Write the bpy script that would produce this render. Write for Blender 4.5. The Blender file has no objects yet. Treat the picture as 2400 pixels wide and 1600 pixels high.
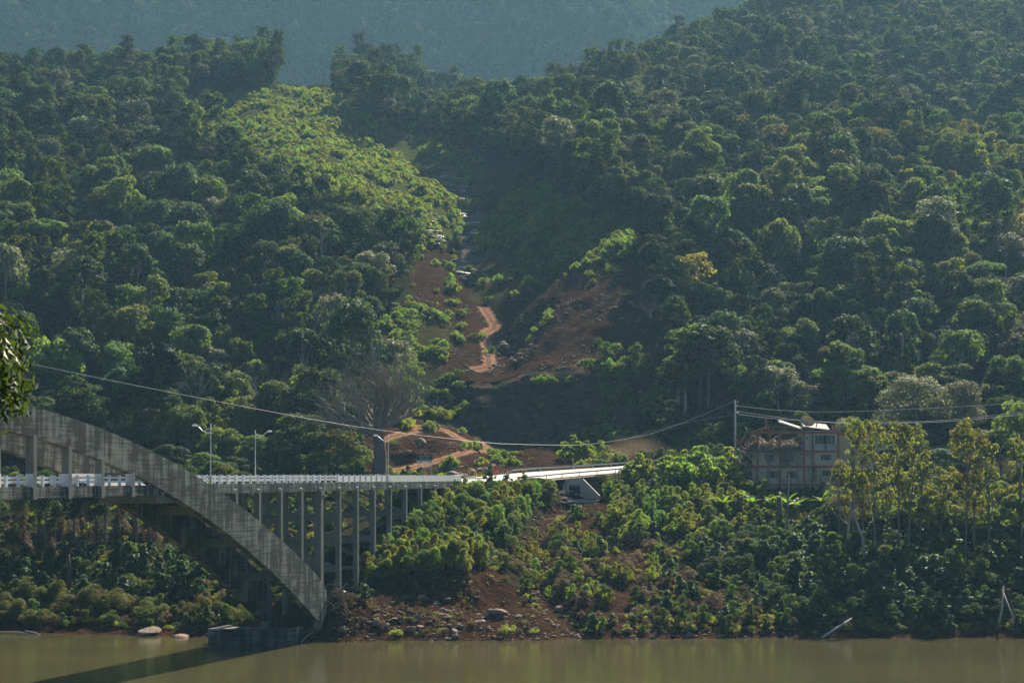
import bpy, math, random
import numpy as np
from mathutils import Vector, Matrix

# ------------------------------------------------------------------ camera, sky, sun, exposure
SC = bpy.context.scene
COL = SC.collection
cam_d = bpy.data.cameras.new("camera")
cam = bpy.data.objects.new("camera", cam_d)
COL.objects.link(cam)
cam.location = (0, 0, 22.8)
cam.rotation_euler = (math.radians(90), 0, 0)
cam_d.lens = 70
cam_d.sensor_width = 36
cam_d.shift_y = 308 / 2400
cam_d.clip_start = 0.5
cam_d.clip_end = 6000
SC.camera = cam

SUN_AZ, SUN_EL = 21.0, 40.0
world = bpy.data.worlds.new("World")
SC.world = world
world.use_nodes = True
wn = world.node_tree
bg = wn.nodes["Background"]
sky = wn.nodes.new("ShaderNodeTexSky")
sky.sky_type = 'NISHITA'
sky.sun_disc = False
sky.sun_elevation = math.radians(SUN_EL)
sky.sun_rotation = math.radians(SUN_AZ)
sky.air_density = 0.5
sky.dust_density = 0.05
sky.ozone_density = 3.5
wn.links.new(sky.outputs[0], bg.inputs[0])
bg.inputs[1].default_value = 0.05

sun_d = bpy.data.lights.new("sun", 'SUN')
sun_d.energy = 5.0
sun_d.angle = math.radians(0.5)
sun_d.color = (1.0, 0.90, 0.72)
sun = bpy.data.objects.new("sun", sun_d)
COL.objects.link(sun)
sdir = Vector((math.sin(math.radians(SUN_AZ)) * math.cos(math.radians(SUN_EL)),
               math.cos(math.radians(SUN_AZ)) * math.cos(math.radians(SUN_EL)), math.sin(math.radians(SUN_EL))))
sun.rotation_euler = (-sdir).to_track_quat('-Z', 'Y').to_euler()
sun.location = (60, 300, 300)

SC.view_settings.view_transform = 'Standard'
SC.view_settings.look = 'None'
SC.view_settings.exposure = 1.42
SC.view_settings.gamma = 1.0
SC.view_settings.use_curve_mapping = False
SC.cycles.max_bounces = 6
SC.cycles.diffuse_bounces = 2
SC.cycles.glossy_bounces = 2
SC.cycles.transmission_bounces = 4
SC.cycles.transparent_max_bounces = 4
SC.cycles.volume_bounces = 0
SC.cycles.caustics_reflective = False
SC.cycles.caustics_refractive = False
SC.cycles.sample_clamp_indirect = 3.0
SC.cycles.use_adaptive_sampling = True
SC.cycles.adaptive_threshold = 0.01
SC.cycles.use_denoising = True

rng = np.random.default_rng(11)
random.seed(11)
FP, VH, CZ = 70 / 36 * 2400, 1108.0, 22.8


def W(u, Y, v):
    return Vector(((u - 1200) / FP * Y, Y, CZ - (v - VH) / FP * Y))


def uv_of(x, y, z):
    return 1200 + FP * x / y, VH - FP * (z - CZ) / y


# ------------------------------------------------------------------ tagging and labels
LABELLED = []


def tag(o, label, cat, group=None):
    o['label'] = label
    o['category'] = cat
    if group:
        o['group'] = group
    LABELLED.append(o)
    return o


def empty(name, loc, rz=0.0, scale=1.0):
    o = bpy.data.objects.new(name, None)
    o.empty_display_size = 0.3
    COL.objects.link(o)
    o.location = loc
    o.rotation_euler = (0, 0, rz)
    o.scale = (scale, scale, scale) if not hasattr(scale, '__len__') else scale
    return o


ORD = ['second', 'third', 'fourth', 'fifth', 'sixth', 'seventh', 'eighth', 'ninth', 'tenth', 'eleventh', 'twelfth', 'thirteenth', 'fourteenth', 'fifteenth', 'sixteenth']


def order_words(os_, lead):
    os_.sort(key=lambda o: o.location.x / max(1.0, o.location.y))
    n = len(os_)
    for i, o in enumerate(os_):
        if n == 1:
            t = ''
        elif i == 0:
            t = ', leftmost'
        elif i == n - 1:
            t = ', rightmost'
        elif i <= n // 2:
            t = ', ' + ORD[i - 1] + ' from the left'
        else:
            t = ', ' + ORD[n - 2 - i] + ' from the right'
        o['label'] = o['label'] + lead + t


def finish_labels():
    """look-alikes in one place are told apart by their row and their order from left to right"""
    by = {}
    for o in LABELLED:
        by.setdefault(o['label'], []).append(o)
    for lab, os_ in by.items():
        n = len(os_)
        if n < 2:
            continue
        if n <= 9:
            order_words(os_, '')
            continue
        os_.sort(key=lambda o: -(o.location.z - 22.8) / max(1.0, o.location.y))
        rows = ['top row', 'bottom row'] if n <= 18 else (['top row', 'middle row', 'bottom row'] if n <= 40 else ['top row', 'second row', 'middle row', 'fourth row', 'bottom row'])
        k = len(rows)
        for j, nm in enumerate(rows):
            order_words(os_[j * n // k:(j + 1) * n // k], ', ' + nm)


# ------------------------------------------------------------------ mesh building
class MB:
    def __init__(s):
        s.v, s.f, s.m = [], [], []

    def add(s, vs, fs, m=0):
        b = len(s.v)
        s.v += [tuple(p) for p in vs]
        s.f += [tuple(b + i for i in f) for f in fs]
        s.m += [m] * len(fs)

    def box(s, lo, hi, M=None, m=0):
        x0, y0, z0 = lo
        x1, y1, z1 = hi
        vs = [Vector(p) for p in ((x0, y0, z0), (x1, y0, z0), (x1, y1, z0), (x0, y1, z0),
                                  (x0, y0, z1), (x1, y0, z1), (x1, y1, z1), (x0, y1, z1))]
        if M is not None:
            vs = [M @ p for p in vs]
        s.add(vs, [(0, 3, 2, 1), (4, 5, 6, 7), (0, 1, 5, 4), (1, 2, 6, 5), (2, 3, 7, 6), (3, 0, 4, 7)], m)

    def bar(s, a, b, w, h=None, m=0):
        a, b = Vector(a), Vector(b)
        h = w if h is None else h
        d = b - a
        L = d.length
        q = d.to_track_quat('Z', 'Y').to_matrix().to_4x4()
        s.box((-w / 2, -h / 2, 0), (w / 2, h / 2, L), Matrix.Translation(a) @ q, m)

    def tube(s, pts, rad, n=6, m=0, cap=True):
        pts = [Vector(p) for p in pts]
        k = len(pts)
        if not hasattr(rad, '__len__'):
            rad = [rad] * k
        vs = []
        for i, p in enumerate(pts):
            d = (pts[min(i + 1, k - 1)] - pts[max(i - 1, 0)])
            if d.length < 1e-6:
                d = Vector((0, 0, 1))
            d.normalize()
            r = Vector((1, 0, 0)) if abs(d.x) < 0.8 else Vector((0, 1, 0))
            a = d.cross(r).normalized()
            b = d.cross(a)
            for j in range(n):
                t = 2 * math.pi * j / n
                vs.append(p + (a * math.cos(t) + b * math.sin(t)) * rad[i])
        fs = []
        for i in range(k - 1):
            for j in range(n):
                fs.append((i * n + j, i * n + (j + 1) % n, (i + 1) * n + (j + 1) % n, (i + 1) * n + j))
        if cap:
            fs.append(tuple(range(n - 1, -1, -1)))
            fs.append(tuple((k - 1) * n + j for j in range(n)))
        s.add(vs, fs, m)

    def prism(s, poly, d, m=0):
        """poly: 3-D points of one face, d: extrusion vector"""
        d = Vector(d)
        p = [Vector(q) for q in poly]
        n = len(p)
        vs = p + [q + d for q in p]
        fs = [tuple(range(n)), tuple(range(2 * n - 1, n - 1, -1))]
        fs += [(i, n + i, n + (i + 1) % n, (i + 1) % n) for i in range(n)]
        s.add(vs, fs, m)

    def mesh(s, name, mats, smooth=False):
        me = bpy.data.meshes.new(name)
        me.from_pydata(s.v, [], s.f)
        for mt in (mats if isinstance(mats, (list, tuple)) else [mats]):
            me.materials.append(mt)
        if any(s.m):
            me.polygons.foreach_set('material_index', s.m)
        if smooth:
            me.polygons.foreach_set('use_smooth', [True] * len(s.f))
        me.update()
        return me

    def build(s, name, mats, parent=None, smooth=False, fix=True):
        me = s.mesh(name, mats, smooth)
        if fix:
            import bmesh
            bm = bmesh.new()
            bm.from_mesh(me)
            bmesh.ops.recalc_face_normals(bm, faces=bm.faces)
            bm.to_mesh(me)
            bm.free()
        return put(name, me, parent)


def put(name, me, parent=None, loc=None):
    o = bpy.data.objects.new(name, me)
    COL.objects.link(o)
    if parent is not None:
        o.parent = parent
    if loc is not None:
        o.location = loc
    return o


def np_mesh(name, V, F, mats, smooth=False, mi=None):
    """V (n,3), F (m,k) all of one size"""
    me = bpy.data.meshes.new(name)
    V = np.asarray(V, np.float32)
    F = np.asarray(F, np.int32)
    k = F.shape[1]
    me.vertices.add(len(V))
    me.vertices.foreach_set('co', V.ravel())
    me.loops.add(F.size)
    me.loops.foreach_set('vertex_index', F.ravel())
    me.polygons.add(len(F))
    me.polygons.foreach_set('loop_start', np.arange(0, F.size, k, dtype=np.int32))
    me.polygons.foreach_set('loop_total', np.full(len(F), k, np.int32))
    if smooth:
        me.polygons.foreach_set('use_smooth', np.ones(len(F), bool))
    for mt in (mats if isinstance(mats, (list, tuple)) else [mats]):
        me.materials.append(mt)
    if mi is not None:
        me.polygons.foreach_set('material_index', np.asarray(mi, np.int32))
    me.update(calc_edges=True)
    me.validate()
    return me


def copy_thing(root, loc, rz=0.0, scale=1.0):
    r = root.copy()
    COL.objects.link(r)
    r.location = loc
    r.rotation_euler = (0, 0, rz)
    r.scale = (scale, scale, scale) if not hasattr(scale, '__len__') else scale
    for ch in list(root.children):
        c = ch.copy()
        COL.objects.link(c)
        c.parent = r
        for g in list(ch.children):
            d = g.copy()
            COL.objects.link(d)
            d.parent = c
    return r


# ------------------------------------------------------------------ noise
def _hash(ix, iy, seed):
    h = (ix.astype(np.int64) * 374761393 + iy.astype(np.int64) * 668265263 + seed * 982451653) & 0x7fffffff
    h = ((h ^ (h >> 13)) * 1274126177) & 0x7fffffff
    return ((h ^ (h >> 16)) & 0xffff) / 65535.0


def vnoise(x, y, seed=0):
    x, y = np.asarray(x, float), np.asarray(y, float)
    ix, iy = np.floor(x).astype(np.int64), np.floor(y).astype(np.int64)
    fx, fy = x - ix, y - iy
    fx, fy = fx * fx * (3 - 2 * fx), fy * fy * (3 - 2 * fy)
    a, b = _hash(ix, iy, seed), _hash(ix + 1, iy, seed)
    c, d = _hash(ix, iy + 1, seed), _hash(ix + 1, iy + 1, seed)
    return (a * (1 - fx) + b * fx) * (1 - fy) + (c * (1 - fx) + d * fx) * fy


def fbm(x, y, seed=0, o=4):
    t, a, s = 0, 0.5, 0
    for k in range(o):
        t = t + a * (vnoise(x * 2 ** k, y * 2 ** k, seed + k) - 0.5) * 2
        s += a
        a *= 0.5
    return t / s


def in_poly(px, py, poly):
    px, py = np.asarray(px, float), np.asarray(py, float)
    r = np.zeros(px.shape, bool)
    n = len(poly)
    for i in range(n):
        x0, y0 = poly[i]
        x1, y1 = poly[(i + 1) % n]
        if y0 == y1:
            continue
        c = ((y0 > py) != (y1 > py)) & (px < (x1 - x0) * (py - y0) / (y1 - y0) + x0)
        r ^= c
    return r


def poly_dist(px, py, pts):
    """distance to an open polyline"""
    d = np.full(np.shape(px), 1e9)
    for (x0, y0), (x1, y1) in zip(pts[:-1], pts[1:]):
        dx, dy = x1 - x0, y1 - y0
        t = np.clip(((px - x0) * dx + (py - y0) * dy) / (dx * dx + dy * dy + 1e-9), 0, 1)
        d = np.minimum(d, np.hypot(px - x0 - t * dx, py - y0 - t * dy))
    return d


# ------------------------------------------------------------------ materials
class NT:
    def __init__(s, name):
        s.mat = bpy.data.materials.new(name)
        s.mat.use_nodes = True
        s.t = s.mat.node_tree
        s.b = s.t.nodes["Principled BSDF"]
        s.out = s.t.nodes["Material Output"]

    def n(s, typ, **kw):
        nd = s.t.nodes.new(typ)
        for k, v in kw.items():
            setattr(nd, k, v)
        return nd

    def l(s, a, b):
        s.t.links.new(a, b)

    def val(s, sock, v):
        if hasattr(v, 'is_linked') or isinstance(v, bpy.types.NodeSocket):
            s.l(v, sock)
        else:
            sock.default_value = v

    def noise(s, vec, scale, detail=4, rough=0.55):
        nd = s.n("ShaderNodeTexNoise")
        nd.inputs['Scale'].default_value = scale
        nd.inputs['Detail'].default_value = detail
        nd.inputs['Roughness'].default_value = rough
        if vec is not None:
            s.l(vec, nd.inputs['Vector'])
        return nd.outputs['Fac']

    def mapping(s, vec, scale=(1, 1, 1), rot=(0, 0, 0)):
        m = s.n("ShaderNodeMapping")
        m.inputs['Scale'].default_value = scale
        m.inputs['Rotation'].default_value = rot
        s.l(vec, m.inputs['Vector'])
        return m.outputs[0]

    def ramp(s, fac, a, b, ca=(0, 0, 0, 1), cb=(1, 1, 1, 1)):
        r = s.n("ShaderNodeValToRGB")
        r.color_ramp.elements[0].position = a
        r.color_ramp.elements[1].position = b
        r.color_ramp.elements[0].color = ca
        r.color_ramp.elements[1].color = cb
        s.l(fac, r.inputs[0])
        return r.outputs[0]

    def mix(s, fac, a, b, typ='MIX'):
        m = s.n("ShaderNodeMix", data_type='RGBA', blend_type=typ)
        s.val(m.inputs[0], fac)
        s.val(m.inputs[6], a)
        s.val(m.inputs[7], b)
        return m.outputs[2]

    def math(s, op, a, b=0.0):
        m = s.n("ShaderNodeMath", operation=op)
        s.val(m.inputs[0], a)
        s.val(m.inputs[1], b)
        return m.outputs[0]

    def bump(s, h, strength=0.5, dist=0.1):
        b = s.n("ShaderNodeBump")
        b.inputs['Strength'].default_value = strength
        b.inputs['Distance'].default_value = dist
        s.l(h, b.inputs['Height'])
        s.l(b.outputs[0], s.b.inputs['Normal'])
        return b.outputs[0]


def c4(c):
    return (c[0], c[1], c[2], 1.0)


def simple(name, col, rough=0.7, spec=0.3, metal=0.0, var=0.25, scale=3.0):
    t = NT(name)
    g = t.n("ShaderNodeNewGeometry").outputs['Position']
    f = t.noise(g, scale, 5)
    lo = [max(0, c * (1 - var)) for c in col]
    hi = [min(1, c * (1 + var)) for c in col]
    t.l(t.ramp(f, 0.3, 0.7, c4(lo), c4(hi)), t.b.inputs['Base Color'])
    t.b.inputs['Roughness'].default_value = rough
    t.b.inputs['Specular IOR Level'].default_value = spec
    t.b.inputs['Metallic'].default_value = metal
    return t.mat


def leaf_mat(name, col, var=0.35, transl=0.4, rough=0.68, spec=0.10, tcol=None, hue=0.035):
    t = NT(name)
    oi = t.n("ShaderNodeObjectInfo").outputs['Random']
    at = t.n("ShaderNodeAttribute", attribute_name='lv').outputs['Fac']
    g = t.n("ShaderNodeNewGeometry").outputs['Position']
    f = t.noise(g, 0.35, 2)
    hs = t.n("ShaderNodeHueSaturation")
    hs.inputs['Color'].default_value = c4(col)
    t.l(t.math('ADD', t.math('MULTIPLY', oi, 2 * hue), 0.5 - hue), hs.inputs['Hue'])
    v = t.math('ADD', t.math('MULTIPLY', at, var * 1.6), 1 - var * 0.8)
    v = t.math('MULTIPLY', v, t.math('ADD', t.math('MULTIPLY', oi, 0.6), 0.7))
    v = t.math('MULTIPLY', v, t.math('ADD', t.math('MULTIPLY', f, 0.7), 0.65))
    t.l(v, hs.inputs['Value'])
    col_o = hs.outputs[0]
    t.l(col_o, t.b.inputs['Base Color'])
    t.b.inputs['Roughness'].default_value = rough
    t.b.inputs['Specular IOR Level'].default_value = spec
    tr = t.n("ShaderNodeBsdfTranslucent")
    tc = t.mix(1.0, col_o, c4(tcol or (2.5, 2.5, 0.78)), 'MULTIPLY')
    t.l(tc, tr.inputs['Color'])
    ms = t.n("ShaderNodeMixShader")
    ms.inputs[0].default_value = transl
    t.l(t.b.outputs[0], ms.inputs[1])
    t.l(tr.outputs[0], ms.inputs[2])
    t.l(ms.outputs[0], t.out.inputs[0])
    return t.mat


def concrete_mat(name, base, dark, streak=1.0, boards=True, warm=None):
    t = NT(name)
    g = t.n("ShaderNodeNewGeometry").outputs['Position']
    s1 = t.noise(t.mapping(g, (1.1, 1.1, 0.10)), 1.0, 6, 0.62)
    s2 = t.noise(g, 0.35, 5, 0.6)
    s3 = t.noise(t.mapping(g, (0.25, 0.25, 3.2)), 1.0, 4, 0.6)
    m = t.math('ADD', t.math('MULTIPLY', s1, 0.6 * streak), t.math('MULTIPLY', s2, 0.5))
    if boards:
        s5 = t.noise(t.mapping(g, (0.16, 0.16, 7.0)), 1.0, 3, 0.5)
        m = t.math('ADD', m, t.math('MULTIPLY', s3, 0.20))
        m = t.math('ADD', m, t.math('MULTIPLY', t.ramp(s5, 0.5, 0.6), 0.07))
        m = t.math('SUBTRACT', m, 0.03)
    lo = 0.5 + 0.06
    c = t.ramp(m, lo - 0.04, lo + 0.11, c4(base), c4(dark))
    s4 = t.noise(t.mapping(g, (2.5, 2.5, 0.22)), 1.0, 5, 0.6)
    c = t.mix(t.math('MULTIPLY', t.ramp(s4, 0.62, 0.72), 0.55), c, c4([min(1, b * 1.6) for b in base]))
    if warm:
        c = t.mix(t.ramp(t.noise(g, 0.6, 4), 0.55, 0.7), c, c4(warm))
    t.l(c, t.b.inputs['Base Color'])
    t.b.inputs['Roughness'].default_value = 0.85
    t.b.inputs['Specular IOR Level'].default_value = 0.25
    t.bump(t.math('ADD', s3, t.noise(g, 6, 4)), 0.35, 0.05)
    return t.mat


M = {}
M['concrete'] = concrete_mat('weathered_concrete', (0.19, 0.205, 0.172), (0.024, 0.029, 0.026))
M['concrete_col'] = concrete_mat('column_concrete', (0.165, 0.172, 0.148), (0.055, 0.058, 0.05), 0.8, False)
M['concrete_new'] = concrete_mat('plain_concrete', (0.42, 0.38, 0.31), (0.25, 0.22, 0.17), 0.6, False)
M['white'] = simple('white_paint', (0.74, 0.74, 0.72), 0.6, 0.3, 0, 0.08, 1.5)
M['grey_paint'] = concrete_mat('grey_parapet_concrete', (0.42, 0.44, 0.43), (0.28, 0.29, 0.28), 0.8, False)
M['metal'] = simple('galvanised_steel', (0.50, 0.51, 0.52), 0.4, 0.5, 0.7, 0.12)
M['pole_metal'] = simple('pale_metal_pole', (0.62, 0.62, 0.62), 0.45, 0.5, 0.2, 0.1)
M['pole_wood'] = simple('grey_pole_concrete', (0.40, 0.39, 0.36), 0.8, 0.2, 0, 0.2)
M['cable'] = simple('pale_cable', (0.52, 0.50, 0.48), 0.5, 0.5, 0, 0.05)
M['yellow'] = simple('yellow_sign', (0.85, 0.62, 0.02), 0.5, 0.3, 0, 0.05)
M['black'] = simple('black_print', (0.015, 0.015, 0.015), 0.6, 0.2, 0, 0.1)
M['orange'] = simple('orange_sign', (0.78, 0.07, 0.025), 0.5, 0.3, 0, 0.06)
M['sign_green'] = simple('dark_green_sign', (0.015, 0.06, 0.045), 0.6, 0.2, 0, 0.1)
M['sign_lime'] = simple('mid_green_sign', (0.12, 0.20, 0.05), 0.6, 0.2, 0, 0.1)
M['asphalt'] = simple('worn_pale_road', (0.30, 0.285, 0.26), 0.85, 0.2, 0, 0.12, 0.8)
M['bark'] = simple('bark', (0.15, 0.12, 0.095), 0.9, 0.1, 0, 0.4, 5)
M['bark_pale'] = simple('pale_bark', (0.30, 0.27, 0.23), 0.85, 0.1, 0, 0.3, 3)
M['bark_grey'] = simple('grey_bark', (0.18, 0.155, 0.135), 0.9, 0.1, 0, 0.3, 3)
M['twig'] = simple('bare_twig', (0.215, 0.19, 0.14), 0.9, 0.1, 0, 0.2, 2)
M['deadwood'] = simple('dead_wood', (0.13, 0.09, 0.06), 0.9, 0.1, 0, 0.4, 4)
M['drift'] = simple('bleached_driftwood', (0.42, 0.38, 0.34), 0.85, 0.1, 0, 0.3, 4)
M['cream'] = concrete_mat('dirty_cream_plaster', (0.46, 0.37, 0.24), (0.11, 0.085, 0.055), 0.9, False)
M['terracotta'] = concrete_mat('terracotta_paint', (0.30, 0.115, 0.062), (0.09, 0.048, 0.036), 0.8, False)
M['dark_glass'] = simple('dark_window', (0.02, 0.022, 0.024), 0.12, 0.5, 0, 0.2)
M['winframe'] = simple('pale_window_frame', (0.55, 0.55, 0.52), 0.5, 0.4, 0, 0.1)
M['shutter'] = simple('brown_shutter', (0.20, 0.15, 0.11), 0.7, 0.2, 0, 0.3, 6)
M['interior'] = simple('shade_dark_interior', (0.06, 0.052, 0.045), 0.9, 0.1, 0, 0.3)  # dark base colour stands in for the shade inside house and culvert
M['roof_sheet'] = simple('broken_roof_sheet', (0.32, 0.30, 0.26), 0.8, 0.2, 0, 0.3)
M['plank'] = simple('broken_timber', (0.24, 0.165, 0.105), 0.85, 0.1, 0, 0.4, 2)
M['plank_pale'] = simple('pale_splintered_timber', (0.50, 0.36, 0.23), 0.85, 0.1, 0, 0.3, 2)
M['blue'] = simple('blue_tarpaulin', (0.14, 0.20, 0.27), 0.5, 0.3, 0, 0.3, 2)
M['dish'] = simple('rusty_cream_dish', (0.46, 0.40, 0.27), 0.6, 0.3, 0.1, 0.2, 2)


def rock_mat(name, a, b):
    t = NT(name)
    g = t.n("ShaderNodeNewGeometry").outputs['Position']
    f = t.noise(g, 1.6, 7, 0.65)
    oi = t.n("ShaderNodeObjectInfo").outputs['Random']
    c = t.ramp(f, 0.32, 0.68, c4(a), c4(b))
    c = t.mix(t.math('MULTIPLY', oi, 0.5), c, (0.19, 0.095, 0.06, 1))
    t.l(c, t.b.inputs['Base Color'])
    t.b.inputs['Roughness'].default_value = 0.85
    t.b.inputs['Specular IOR Level'].default_value = 0.12
    t.bump(t.noise(g, 5, 6), 0.6, 0.1)
    return t.mat


dm = M['dish'].node_tree
tl = dm.nodes.new('ShaderNodeBsdfTranslucent')
tl.inputs['Color'].default_value = (0.50, 0.43, 0.28, 1)
mx = dm.nodes.new('ShaderNodeMixShader')
mx.inputs[0].default_value = 0.45
dm.links.new(dm.nodes['Principled BSDF'].outputs[0], mx.inputs[1])
dm.links.new(tl.outputs[0], mx.inputs[2])
dm.links.new(mx.outputs[0], dm.nodes['Material Output'].inputs[0])
M['wet_rock'] = rock_mat('wet_ledge_rock', (0.10, 0.08, 0.065), (0.30, 0.26, 0.22))
M['wet_rock'].node_tree.nodes['Principled BSDF'].inputs['Roughness'].default_value = 0.38
M['wet_rock'].node_tree.nodes['Principled BSDF'].inputs['Specular IOR Level'].default_value = 0.6
M['rock'] = rock_mat('bank_rock', (0.10, 0.075, 0.06), (0.30, 0.24, 0.19))

LEAF = {
    'dark': leaf_mat('dark_green_leaves', (0.032, 0.058, 0.022), transl=0.34),
    'mid': leaf_mat('mid_green_leaves', (0.066, 0.100, 0.028), transl=0.42),
    'olive': leaf_mat('olive_green_leaves', (0.088, 0.112, 0.032), transl=0.45),
    'pale': leaf_mat('grey_green_leaves', (0.125, 0.140, 0.085), transl=0.38, spec=0.12, rough=0.6, tcol=(1.7, 1.55, 0.9)),
    'yellow': leaf_mat('yellow_leaves', (0.19, 0.175, 0.04), transl=0.45, tcol=(1.75, 1.6, 0.45), hue=0.006),
    'bright': leaf_mat('bright_green_leaves', (0.120, 0.170, 0.036), transl=0.5),
    'lime': leaf_mat('yellow_green_shrub_leaves', (0.180, 0.205, 0.045), transl=0.5),
    'glossy': leaf_mat('glossy_broad_leaves', (0.045, 0.080, 0.038), transl=0.36, rough=0.6, spec=0.16, tcol=(2.4, 2.3, 0.8)),
    'autumn': leaf_mat('olive_yellow_leaves', (0.120, 0.128, 0.034), transl=0.48, tcol=(2.4, 2.2, .6)),
    'brown': leaf_mat('dry_brown_leaves', (0.15, 0.108, 0.060), transl=0.3, tcol=(1.3, 1.1, 0.7), hue=0.008),
    'vine': leaf_mat('vine_leaves', (0.082, 0.090, 0.034), transl=0.36),
    'banana': leaf_mat('banana_leaf', (0.11, 0.17, 0.035), transl=0.5, rough=0.55, spec=0.12),
}

# ------------------------------------------------------------------ terrain: columns of (distance, photo height)
Z = 'z'
COLS = {
 -900: [(205,(Z,-6)),(300,(Z,-.4)),(312,1440),(324,1380),(340,1290),(358,1215),(380,1150),(400,1120),(420,1060),(448,950),(488,800),(532,660),(582,530),(637,410),(695,300),(740,230),(775,195),(835,215),(930,240)],
 0: [(205,(Z,-6)),(283,(Z,-.4)),(296,1430),(308,1370),(325,1290),(345,1215),(368,1150),(392,1120),(412,1060),(440,950),(480,800),(525,660),(575,530),(630,410),(690,312),(735,262),(770,236),(830,245),(930,260)],
 300: [(205,(Z,-6)),(279,(Z,-.4)),(289,1440),(300,1380),(318,1290),(342,1210),(366,1150),(390,1120),(412,1060),(440,950),(480,800),(525,660),(575,530),(630,410),(690,302),(745,232),(790,196),(840,212),(930,260)],
 600: [(205,(Z,-6)),(275,(Z,-.4)),(283,1440),(294,1375),(312,1290),(336,1210),(360,1152),(386,1120),(411,1056),(440,950),(480,800),(525,662),(575,532),(630,412),(690,292),(745,224),(800,190),(840,215),(930,285)],
 690: [(205,(Z,-6)),(273.5,(Z,-.4)),(280,1443),(289,1383),(306,1295),(329,1215),(352,1156),(383,1121),(410,1051),(439,940),(477,788),(525,640),(575,510),(630,398),(690,295),(742,232),(795,215),(838,245),(930,290)],
 760: [(205,(Z,-6)),(272,(Z,-.4)),(277,1445),(284,1390),(300,1300),(322,1220),(345,1160),(380,1122),(410,1045),(438,930),(477,775),(525,620),(575,490),(630,385),(690,298),(740,240),(790,225),(835,262),(930,215)],
 900: [(205,(Z,-6)),(271,(Z,-.4)),(277,1450),(284,1400),(298,1320),(322,1225),(342,1142),(376,1113),(405,1035),(432,950),(470,795),(520,640),(570,518),(625,415),(690,325),(745,275),(790,262),(820,272),(930,146)],
 1000: [(205,(Z,-6)),(270,(Z,-.4)),(276,1458),(284,1410),(291,1338),(320,1225),(341,1142),(378,1113),(405,1045),(434,972),(462,838),(505,692),(560,552),(615,450),(680,368),(740,318),(800,300),(840,305),(930,182)],
 1100: [(205,(Z,-6)),(270,(Z,-.4)),(276,1462),(284,1422),(290,1348),(322,1230),(343,1141),(372,1117),(404,1052),(432,1012),(442,888),(490,745),(550,590),(612,468),(680,372),(745,306),(800,275),(840,300),(930,238)],
 1180: [(205,(Z,-6)),(270,(Z,-.4)),(276,1466),(285,1432),(297,1352),(325,1235),(346,1141),(370,1118),(400,1095),(430,1046),(440,882),(490,748),(548,590),(610,452),(680,345),(735,305),(770,300),(840,318),(930,345)],
 1330: [(205,(Z,-6)),(271,(Z,-.4)),(278,1455),(290,1402),(308,1322),(338,1212),(360,1160),(374,1098),(402,1085),(430,1042),(440,878),(485,690),(535,535),(600,390),(680,305),(740,268),(790,258),(860,285),(930,330)],
 1450: [(205,(Z,-6)),(272,(Z,-.4)),(281,1445),(293,1388),(312,1305),(336,1210),(358,1138),(378,1086),(402,1075),(428,1032),(440,880),(475,700),(525,525),(590,378),(670,278),(750,212),(810,194),(880,230),(930,270)],
 1600: [(205,(Z,-6)),(273,(Z,-.4)),(282,1442),(294,1380),(312,1290),(334,1200),(352,1130),(385,1085),(405,1060),(425,985),(450,865),(490,685),(540,530),(600,402),(680,290),(770,192),(850,150),(920,185),(970,210)],
 1800: [(205,(Z,-6)),(275,(Z,-.4)),(284,1435),(296,1372),(312,1292),(331,1215),(350,1150),(378,1110),(405,1060),(425,985),(450,875),(490,725),(540,568),(600,432),(660,335),(700,295),(840,110),(930,55),(990,60)],
 2050: [(205,(Z,-6)),(275,(Z,-.4)),(284,1435),(296,1372),(312,1295),(331,1220),(352,1150),(378,1105),(405,1050),(425,980),(450,880),(488,745),(535,590),(590,455),(645,318),(700,312),(780,195),(930,20),(1010,-30)],
 2400: [(205,(Z,-6)),(274,(Z,-.4)),(284,1435),(296,1375),(312,1300),(332,1225),(354,1150),(380,1100),(405,1045),(425,975),(450,875),(488,745),(535,595),(590,470),(640,345),(700,330),(790,195),(930,30),(1010,-30)],
 3400: [(205,(Z,-6)),(276,(Z,-.4)),(286,1435),(298,1375),(314,1300),(334,1225),(356,1150),(382,1100),(407,1045),(428,975),(452,875),(490,745),(537,595),(592,472),(642,348),(702,330),(792,190),(930,30),(1010,-30)],
}
FAR = {-900: 225, 0: 228, 300: 230, 600: 232, 900: 232, 1200: 230, 1500: 232, 1800: 290, 2050: 330, 2400: 335, 3400: 335}


def pchip(xk, yk, x):
    h = np.diff(xk)
    d = np.diff(yk) / h
    m = np.zeros_like(yk)
    for i in range(1, len(yk) - 1):
        if d[i - 1] * d[i] > 0:
            w1, w2 = 2 * h[i] + h[i - 1], h[i] + 2 * h[i - 1]
            m[i] = (w1 + w2) / (w1 / d[i - 1] + w2 / d[i])
    m[0], m[-1] = d[0], d[-1]
    i = np.clip(np.searchsorted(xk, x) - 1, 0, len(xk) - 2)
    t = (x - xk[i]) / h[i]
    return ((2 * t**3 - 3 * t**2 + 1) * yk[i] + (t**3 - 2 * t**2 + t) * h[i] * m[i]
            + (-2 * t**3 + 3 * t**2) * yk[i + 1] + (t**3 - t**2) * h[i] * m[i + 1])


UK = np.array(sorted(COLS), float)
NR = len(COLS[0])
KY = np.zeros((len(UK), NR + 4))
KZ = np.zeros((len(UK), NR + 4))
fu = np.array(sorted(FAR), float)
for i, u in enumerate(UK):
    for j, (Y, v) in enumerate(COLS[int(u)]):
        KY[i, j] = Y
        KZ[i, j] = v[1] if isinstance(v, tuple) else CZ - (v - VH) / FP * Y
    fz = np.interp(u, fu, [FAR[int(k)] for k in fu])
    KY[i, NR:] = (1200, 1520, 2150, 2400)
    KZ[i, NR:] = (min(fz - 60, 170) if u < 1700 else fz + 30, 290, 790, 860)

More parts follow.
